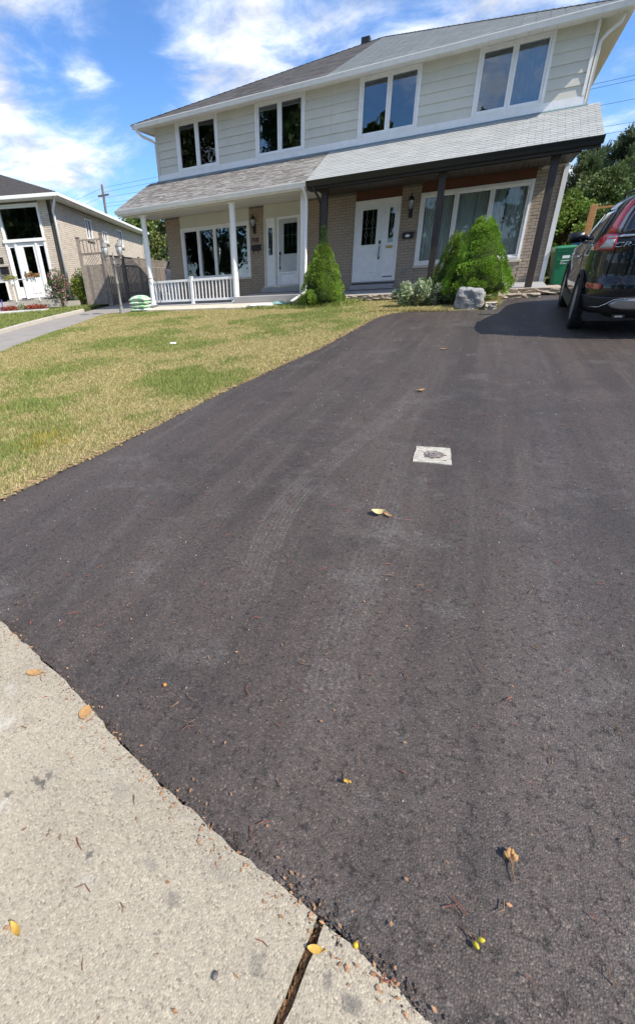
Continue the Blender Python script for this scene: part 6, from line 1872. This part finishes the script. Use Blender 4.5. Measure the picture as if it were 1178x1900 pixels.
# ------------------------------------------------------------------ fence and gate panel between the houses
M['greywood'] = simple('weathered_grey_wood', (.24, .205, .175), .85, .25, 7, .4, 30, spec=.15, rnd=.25)
FX, FY = -9.55, -.48; FA = rad(110); fx, fy = math.cos(FA), math.sin(FA); nx_, ny_ = fy, -fx
def FP(s, o, z): return (FX + fx * s + nx_ * o, FY + fy * s + ny_ * o, z)
def fbox(s0, s1, o0, o1, z0, z1, mb=None):
    mb = mb or MB(); return mb.hexa([FP(s0, o0, z0), FP(s1, o0, z0), FP(s1, o1, z0), FP(s0, o1, z0), FP(s0, o0, z1), FP(s1, o0, z1), FP(s1, o1, z1), FP(s0, o1, z1)])
fz = -.66
F = thing('fence', 'weathered grey slat fence along the side drive, lattice on top', 'fence', (FX, FY, fz))
n = 62; FL = 13.0
for k in range(n):
    s = .16 + k * .20
    fbox(s, s + .125, -.02, .0, fz - .02, .86 + (k % 5) * .004).build('slat', M['greywood'], F)
for k in range(6):
    fbox(-.05 + k * 2.5 - (.0 if k else 0), .06 + k * 2.5, -.13, -.02, fz - .1, 1.34 if k else 1.34).build('post', M['greywood'], F)
fbox(.06, FL, -.05, -.021, .84, .92).build('rail', M['greywood'], F); fbox(.06, FL, -.05, -.021, 1.20, 1.27).build('rail', M['greywood'], F); fbox(.06, FL, -.05, -.021, -.35, -.27).build('rail', M['greywood'], F)
mb = MB()
for k in range(120):
    for sg in (-1, 1):
        a = k * .11 + .06
        b = a + sg * .28
        if 0.06 <= min(a, b) and max(a, b) <= FL: mb.tube([FP(a, -.035 + sg * .006, .92), FP(b, -.035 + sg * .006, 1.20)], .012, 4)
o = mb.build('lattice', M['greywood'], F); o['kind'] = 'stuff'
# gate panel facing the street
GA = rad(205); gx, gy = math.cos(GA), math.sin(GA)
def GPt(s, o, z): return (FX + gx * s - gy * o * -1, FY + gy * s + gx * o * -1, z)
def gbox(s0, s1, o0, o1, z0, z1):
    return MB().hexa([GPt(s0, o0, z0), GPt(s1, o0, z0), GPt(s1, o1, z0), GPt(s0, o1, z0), GPt(s0, o0, z1), GPt(s1, o0, z1), GPt(s1, o1, z1), GPt(s0, o1, z1)])
Gt = thing('wooden_gate', 'wide board panel with lattice and rail beside the neighbour house', 'gate', (FX, FY, fz))
for s in (0, 1.0):
    gbox(s - .06, s + .06, -.06, .06, fz - .1, 1.90 if s else 2.0).build('post', M['greywood'], Gt); gbox(s - .075, s + .075, -.075, .075, 1.90 if s else 2.0, 1.95 if s else 2.05).build('post_cap', M['greywood'], Gt)
for k in range(7):
    a = .066 + k * .126; gbox(a, a + .117, -.012, .012, fz + .02, .86).build('board', M['greywood'], Gt)
gbox(.06, .94, .013, .05, .84, .91).build('rail', M['greywood'], Gt); gbox(.06, .94, -.03, .03, 1.28, 1.36).build('rail', M['greywood'], Gt); gbox(.06, .94, -.03, .03, 1.80, 1.86).build('rail', M['greywood'], Gt)
for k in range(5):
    a = .18 + k * .15; gbox(a, a + .03, -.015, .015, 1.36, 1.80).build('baluster', M['greywood'], Gt)
mb = MB()
for k in range(13):
    for sg in (-1, 1):
        a = k * .11; b = a + sg * .36
        if .06 <= min(a, b) and max(a, b) <= .95: mb.tube([GPt(a, sg * .006, .91), GPt(b, sg * .006, 1.28)], .012, 4)
for k in (1.18, .12):
    pass
o = mb.build('lattice', M['greywood'], Gt); o['kind'] = 'stuff'

# ------------------------------------------------------------------ utility pole and wires
M['polewood'] = simple('pole_wood', (.17, .15, .14), .9, .2, 3)
t = thing('utility_pole', 'distant wooden utility pole behind the neighbour roof', 'utility pole', (-47.4, 45, gz(9)))
MB().tube([(-47.5, 45, gz(9)), (-47.3, 45, 13.3)], [.22, .16], 8).build('pole', M['polewood'], t)
MB().box(-48.3, -46.3, 44.9, 45.1, 11.9, 12.1).build('crossarm', M['polewood'], t)
MB().lathe([(.25, 0), (.28, .1), (.28, .9), (.2, 1.0)], 10, (-48.1, 44.9, 8.5)).build('transformer', M['lampgrey'], t)
wires = [((-47.2, 12.9), (14.0, 13.8), 'highest overhead wire right of the pole'), ((-47.2, 12.35), (14.0, 13.5), 'second overhead wire from the top'), ((-47.3, 11.7), (14.2, 12.15), 'third overhead wire from the top'), ((-47.5, 11.0), (14.6, 10.5), 'lowest overhead wire, passing behind the pines'), ((-47.6, 10.6), (14.8, 9.95), 'overhead wire just under the others')]
for (a, b, lb) in wires:
    P = []
    dx, dz = b[0] - a[0], b[1] - a[1]
    for k in range(26):
        s = k / 25 * 1.6; P.append((a[0] + dx * s, 45, a[1] + dz * s - 2.2 * (s * (1 - s)) * .25))
    o = MB().tube(P, .015, 5).build('overhead_wire', M['black']); tag(o, lb, 'wire', 'overhead wires')
for (a, b, lb) in (((-47.2, 12.9), (-72, 9.6), 'upper wire running left from the pole'), ((-47.3, 11.9), (-72, 8.8), 'lower wire running left from the pole')):
    o = MB().tube([(a[0], 45, a[1]), ((a[0] + b[0]) / 2, 45, (a[1] + b[1]) / 2 - .4), (b[0], 45, b[1])], .015, 5).build('overhead_wire', M['black']); tag(o, lb, 'wire', 'overhead wires')

# ------------------------------------------------------------------ litter on the drive and pavement
def on(x, y, dz=.0): return Vector((x, y, gz(y) + dz))
M['dryleaf'] = simple('dry_leaf', (.42, .235, .09), .75, .25, 70); M['yleaf'] = simple('yellow_leaf', (.55, .33, .06), .65, .25, 60); M['paleleaf'] = simple('pale_leaf', (.58, .47, .22), .7, .2, 60)
M['twig'] = simple('dry_twig', (.20, .115, .065), .85, .3, 80); M['bud'] = simple('yellow_green_bud', (.50, .42, .03), .55, .25, 90); M['redtwig'] = simple('red_brown_twig', (.22, .07, .045), .8, .3, 80)
def leaf_mesh(x, y, L, w, rz, curl, m, name, label, group=None):
    n = 9; mb = MB()
    for i in range(n + 1):
        s = i / n; ww = w * math.sin(math.pi * min(1, s * .96 + .04)) ** .75
        for k in (-1, 0, 1):
            u = (s - .5) * L; v = k * ww
            z = .006 + curl * (4 * (s - .5) ** 2) * .6 + abs(k) * curl * .5
            mb.v.append((u, v, z))
    for i in range(n):
        for k in range(2): a = i * 3 + k; mb.f.append((a, a + 1, a + 4, a + 3))
    b = len(mb.v)
    mb.tube([(L * .5, 0, .006 + curl * .6), (L * .72, .004, .006)], .0014, 5)
    me = mb.mesh(name); o = link(name, me, m, None, True); o.location = on(x, y, .006); o.rotation_euler = (math.atan(.045), 0, rz)
    return tag(o, label, 'leaf', group)
leaf_mesh(4.38, -17.264, .046, .009, 2.9, .010, M['yleaf'], 'fallen_leaf', 'curled yellow leaf on the pavement at the left edge')
leaf_mesh(4.086, -16.691, .062, .024, 1.9, .004, M['dryleaf'], 'fallen_leaf', 'round tan leaf on the pavement edge by the asphalt')
leaf_mesh(3.741, -16.633, .075, .016, .4, .006, M['dryleaf'], 'fallen_leaf', 'long tan leaf near the upper pavement corner')
leaf_mesh(5.099, -16.967, .040, .009, .3, .006, M['yleaf'], 'fallen_leaf', 'orange yellow leaf lying across the pavement joint')
leaf_mesh(4.822, -14.822, .085, .032, .35, .022, M['paleleaf'], 'fallen_leaf', 'curled pale yellow leaf on the asphalt below the valve cover')
leaf_mesh(4.885, -14.83, .07, .010, -.5, .008, M['dryleaf'], 'seed_wing', 'thin brown wing beside the pale yellow leaf')
leaf_mesh(4.72, -11.95, .10, .022, .8, .02, M['dryleaf'], 'fallen_leaf', 'small brown leaf on the asphalt above the tyre marks')
leaf_mesh(4.75, -9.55, .10, .02, .1, .01, M['dryleaf'], 'fallen_leaf', 'tiny tan leaf on the upper drive in front of the car shadow')
def cluster(x, y, rz, label, n, budm, spread, L):
    t = thing('seed_cluster', label, 'seed cluster', on(x, y, .004), rz); LOCAL.add(t.name)
    r = random.Random(int(x * 1000)); mb = MB()
    mb.tube([(-L, 0, .004), (-L * .3, .003, .006), (0, 0, .008)], [.0012, .0018, .002], 6)
    ends = []
    for k in range(n):
        a = (k / max(1, n - 1) - .5) * spread; q = L * r.uniform(.5, .9)
        e = Vector((q * math.cos(a), q * math.sin(a), .008 + r.uniform(0, .008))); ends.append(e)
        mb.tube([(-.2 * L * (k % 2), 0, .007), e * .5 + Vector((0, 0, .004)), e], .0012, 5)
    mb.build('stalks', M['twig'], t, True)
    for e in ends:
        mb = MB(); s = r.uniform(.8, 1.15)
        mb.lathe([(.001, -.009 * s), (.005 * s, -.004 * s), (.006 * s, .002 * s), (.003 * s, .008 * s), (.0005, .010 * s)], 8)
        o = mb.build('bud', budm, t, True); q = e.normalized().to_track_quat('Z', 'Y').to_matrix().to_4x4()
        o.data.transform(Matrix.Translation(e) @ q)
    return t
cluster(5.526, -16.577, rad(100), 'dried tan seed cluster on the asphalt lower right', 7, M['dryleaf'], 1.1, .040)
cluster(5.057, -16.528, rad(-60), 'small twig with yellow buds on the asphalt in the middle', 3, M['yleaf'], .8, .024)
cluster(5.434, -16.783, rad(-25), 'forked twig with a yellow green bud near the bottom edge', 2, M['bud'], .9, .030)
mb = MB(); mb.lathe([(.0005, 0), (.005, .002), (.0068, .006), (.005, .011), (.0005, .013)], 12); o = mb.build('berry', simple('yellow_berry', (.72, .46, .015), .4, .1, 60), None, True); o.location = on(5.185, -16.917, .004); tag(o, 'bright yellow berry at the pavement edge', 'berry')
mb = MB(); mb.lathe([(.0005, 0), (.006, .002), (.009, .007), (.006, .012), (.0005, .014)], 12); o = mb.build('seed', simple('orange_seed', (.45, .20, .05), .5, .2, 60), None, True); o.location = on(4.30, -16.46, .002); tag(o, 'small orange seed on the asphalt near the pavement', 'seed')
mb = MB(); mb.lathe([(.0005, 0), (.008, .002), (.012, .006), (.008, .011), (.0005, .013)], 9); o = mb.build('pebble', simple('dark_pebble', (.13, .12, .11), .7, .3, 60), None, True); o.location = on(4.897, -17.113, .008); o.scale = (.6, .8, .5); tag(o, 'dark grey pebble lying on the pavement', 'stone')
# countless twigs, needles, husks and grit
def bits(name, label, n, m, seed, region, Lr, wr, cat='debris'):
    r = random.Random(seed); mb = MB()
    for k in range(n):
        for _ in range(40):
            x, y = r.uniform(region[0], region[1]), region[2] + (region[3] - region[2]) * r.random() ** 1.5
            if y > -5.2 or x > 2.3 + .07 * (y + 15): break
        if x > 6.3 and y > -9: continue
        L = r.uniform(*Lr); w = r.uniform(*wr); a = r.uniform(0, 6.28); b = a + r.uniform(-1.1, 1.1); z = gz(y) + .010
        p0 = Vector((x, y, z)); p1 = p0 + Vector((math.cos(a), math.sin(a), 0)) * L * .5 + Vector((0, 0, w)); p2 = p1 + Vector((math.cos(b), math.sin(b), 0)) * L * .5
        mb.tube([p0, p1, p2], [w, w * .8, w * .4], 4)
        if r.random() < .3: mb.tube([p1, p1 + Vector((math.cos(b + 1.2), math.sin(b + 1.2), .0)) * L * .3], [w * .7, w * .3], 4)
    tag(mb.build(name, m, fix=False), label, cat, kind='stuff')
bits('twigs', 'scattered red brown twigs on drive and pavement', 180, M['redtwig'], 5, (3.2, 6.2, -17.4, -12.5), (.018, .06), (.0011, .0025))
bits('needles_litter', 'scattered pale dry stalks on the asphalt', 230, M['twig'], 6, (2.4, 6.4, -17.2, -9), (.014, .05), (.0012, .0026))
r = random.Random(9); mb = MB()
for k in range(420):
    x = r.uniform(2.3, 6.4); y = -17.4 + 9.5 * r.random() ** 1.7
    if x < 2.35 + .06 * (y + 15.5): continue
    s = r.uniform(.0012, .0032) * (1 + .6 * (y + 17.4) / 4); z = gz(y) + .003; a = r.uniform(0, 3.14)
    ca, sa = math.cos(a) * s, math.sin(a) * s
    mb.hexa([(x - ca, y - sa, z - .002), (x + sa, y - ca, z - .002), (x + ca, y + sa, z - .002), (x - sa, y + ca, z - .002), (x - ca * .6, y - sa * .6, z + s * .7), (x + sa * .6, y - ca * .6, z + s * .7), (x + ca * .6, y + sa * .6, z + s * .7), (x - sa * .6, y + ca * .6, z + s * .7)])
tag(mb.build('grit', simple('pale_grit', (.42, .40, .36), .9, .3, 200), fix=False), 'loose pale grit specks scattered over the drive', 'grit', kind='stuff')
# loose stones crumbled along the concrete edge
mb = MB(); r = random.Random(19)
for k in range(700):
    i = r.randrange(1, 12); s = r.random(); x = CONC[i][0] + (CONC[i + 1][0] - CONC[i][0]) * s; y = CONC[i][1] + (CONC[i + 1][1] - CONC[i][1]) * s + r.gauss(.008, .016)
    q = r.uniform(.0015, .006); z = gz(y) + .002; P = []
    for h, sc_ in ((-.3, .8), (.3, 1.0), (.9, .5)):
        P.append([(x + q * sc_ * math.cos(b * 1.257 + k) * r.uniform(.7, 1.2), y + q * sc_ * math.sin(b * 1.257 + k) * r.uniform(.7, 1.2), z + q * h) for b in range(5)])
    mb.loft(P)
tag(mb.build('edge_crumbs', M['asphalt'], fix=False), 'crumbled asphalt stones along the pavement edge', 'gravel', kind='stuff')

# clods, dead leaves and thatch torn along the lawn's cut edge
mb = MB(); r = random.Random(29)
for k in range(1000):
    y = -16.1 + 10.6 * r.random() ** 1.3; x = float(np.interp(y, [p[1] for p in DL], [p[0] for p in DL])) + r.gauss(-.035, .028)
    q = r.uniform(.004, .016); z = gz(y) + .006; P = []
    for h, s_ in ((-.4, .8), (.35, 1.0), (.85, .5)):
        P.append([(x + q * s_ * math.cos(b * 1.257 + k) * r.uniform(.6, 1.3), y + q * s_ * math.sin(b * 1.257 + k) * r.uniform(.6, 1.6), z + q * h * .8) for b in range(5)])
    mb.loft(P)
tag(mb.build('edge_clods', simple('dry_clods', (.30, .215, .12), .95, .6, 45, .6, 80, spec=.1), fix=False), 'brown clods and dead thatch along the lawn edge', 'soil', kind='stuff')
mb = MB()
for k in range(130):
    y = -16.0 + 10 * r.random(); x = float(np.interp(y, [p[1] for p in DL], [p[0] for p in DL])) + r.gauss(-.05, .05)
    L = r.uniform(.015, .045); a = r.uniform(0, 6.28); z = gz(y) + .02
    u = Vector((math.cos(a), math.sin(a), r.uniform(-.2, .3))) * L; v = Vector((-math.sin(a), math.cos(a), r.uniform(-.3, .3))) * L * .4; c = Vector((x, y, z))
    mb.poly([c - u, c - v, c + u, c + v])
tag(mb.build('edge_leaves', simple('bleached_leaf', (.36, .25, .13), .85, .3, 60, spec=.15), fix=False), 'small dead leaves caught along the lawn edge', 'leaves', kind='stuff')

# husks and crushed bits drifted against the pavement edge
mb = MB(); r = random.Random(37)
for k in range(420):
    i = r.randrange(1, 12); q = r.random()
    x = CONC[i][0] + (CONC[i + 1][0] - CONC[i][0]) * q; y = CONC[i][1] + (CONC[i + 1][1] - CONC[i][1]) * q + r.gauss(-.012, .03)
    if r.random() < .25: x, y = r.uniform(3.4, 5.6), r.uniform(-17.3, -15.6)
    L = r.uniform(.002, .009); a = r.uniform(0, 6.28); c = Vector((x, y, gz(y) + .011))
    u = Vector((math.cos(a), math.sin(a), r.uniform(-.1, .3))) * L; v = Vector((-math.sin(a), math.cos(a), r.uniform(-.3, .3))) * L * r.uniform(.25, .7)
    mb.poly([c - u, c - v, c + u, c + v])
tag(mb.build('husk_bits', simple('husk', (.34, .19, .10), .85, .5, 90, spec=.15), fix=False), 'brown husks and leaf crumbs along the pavement edge', 'debris', kind='stuff')
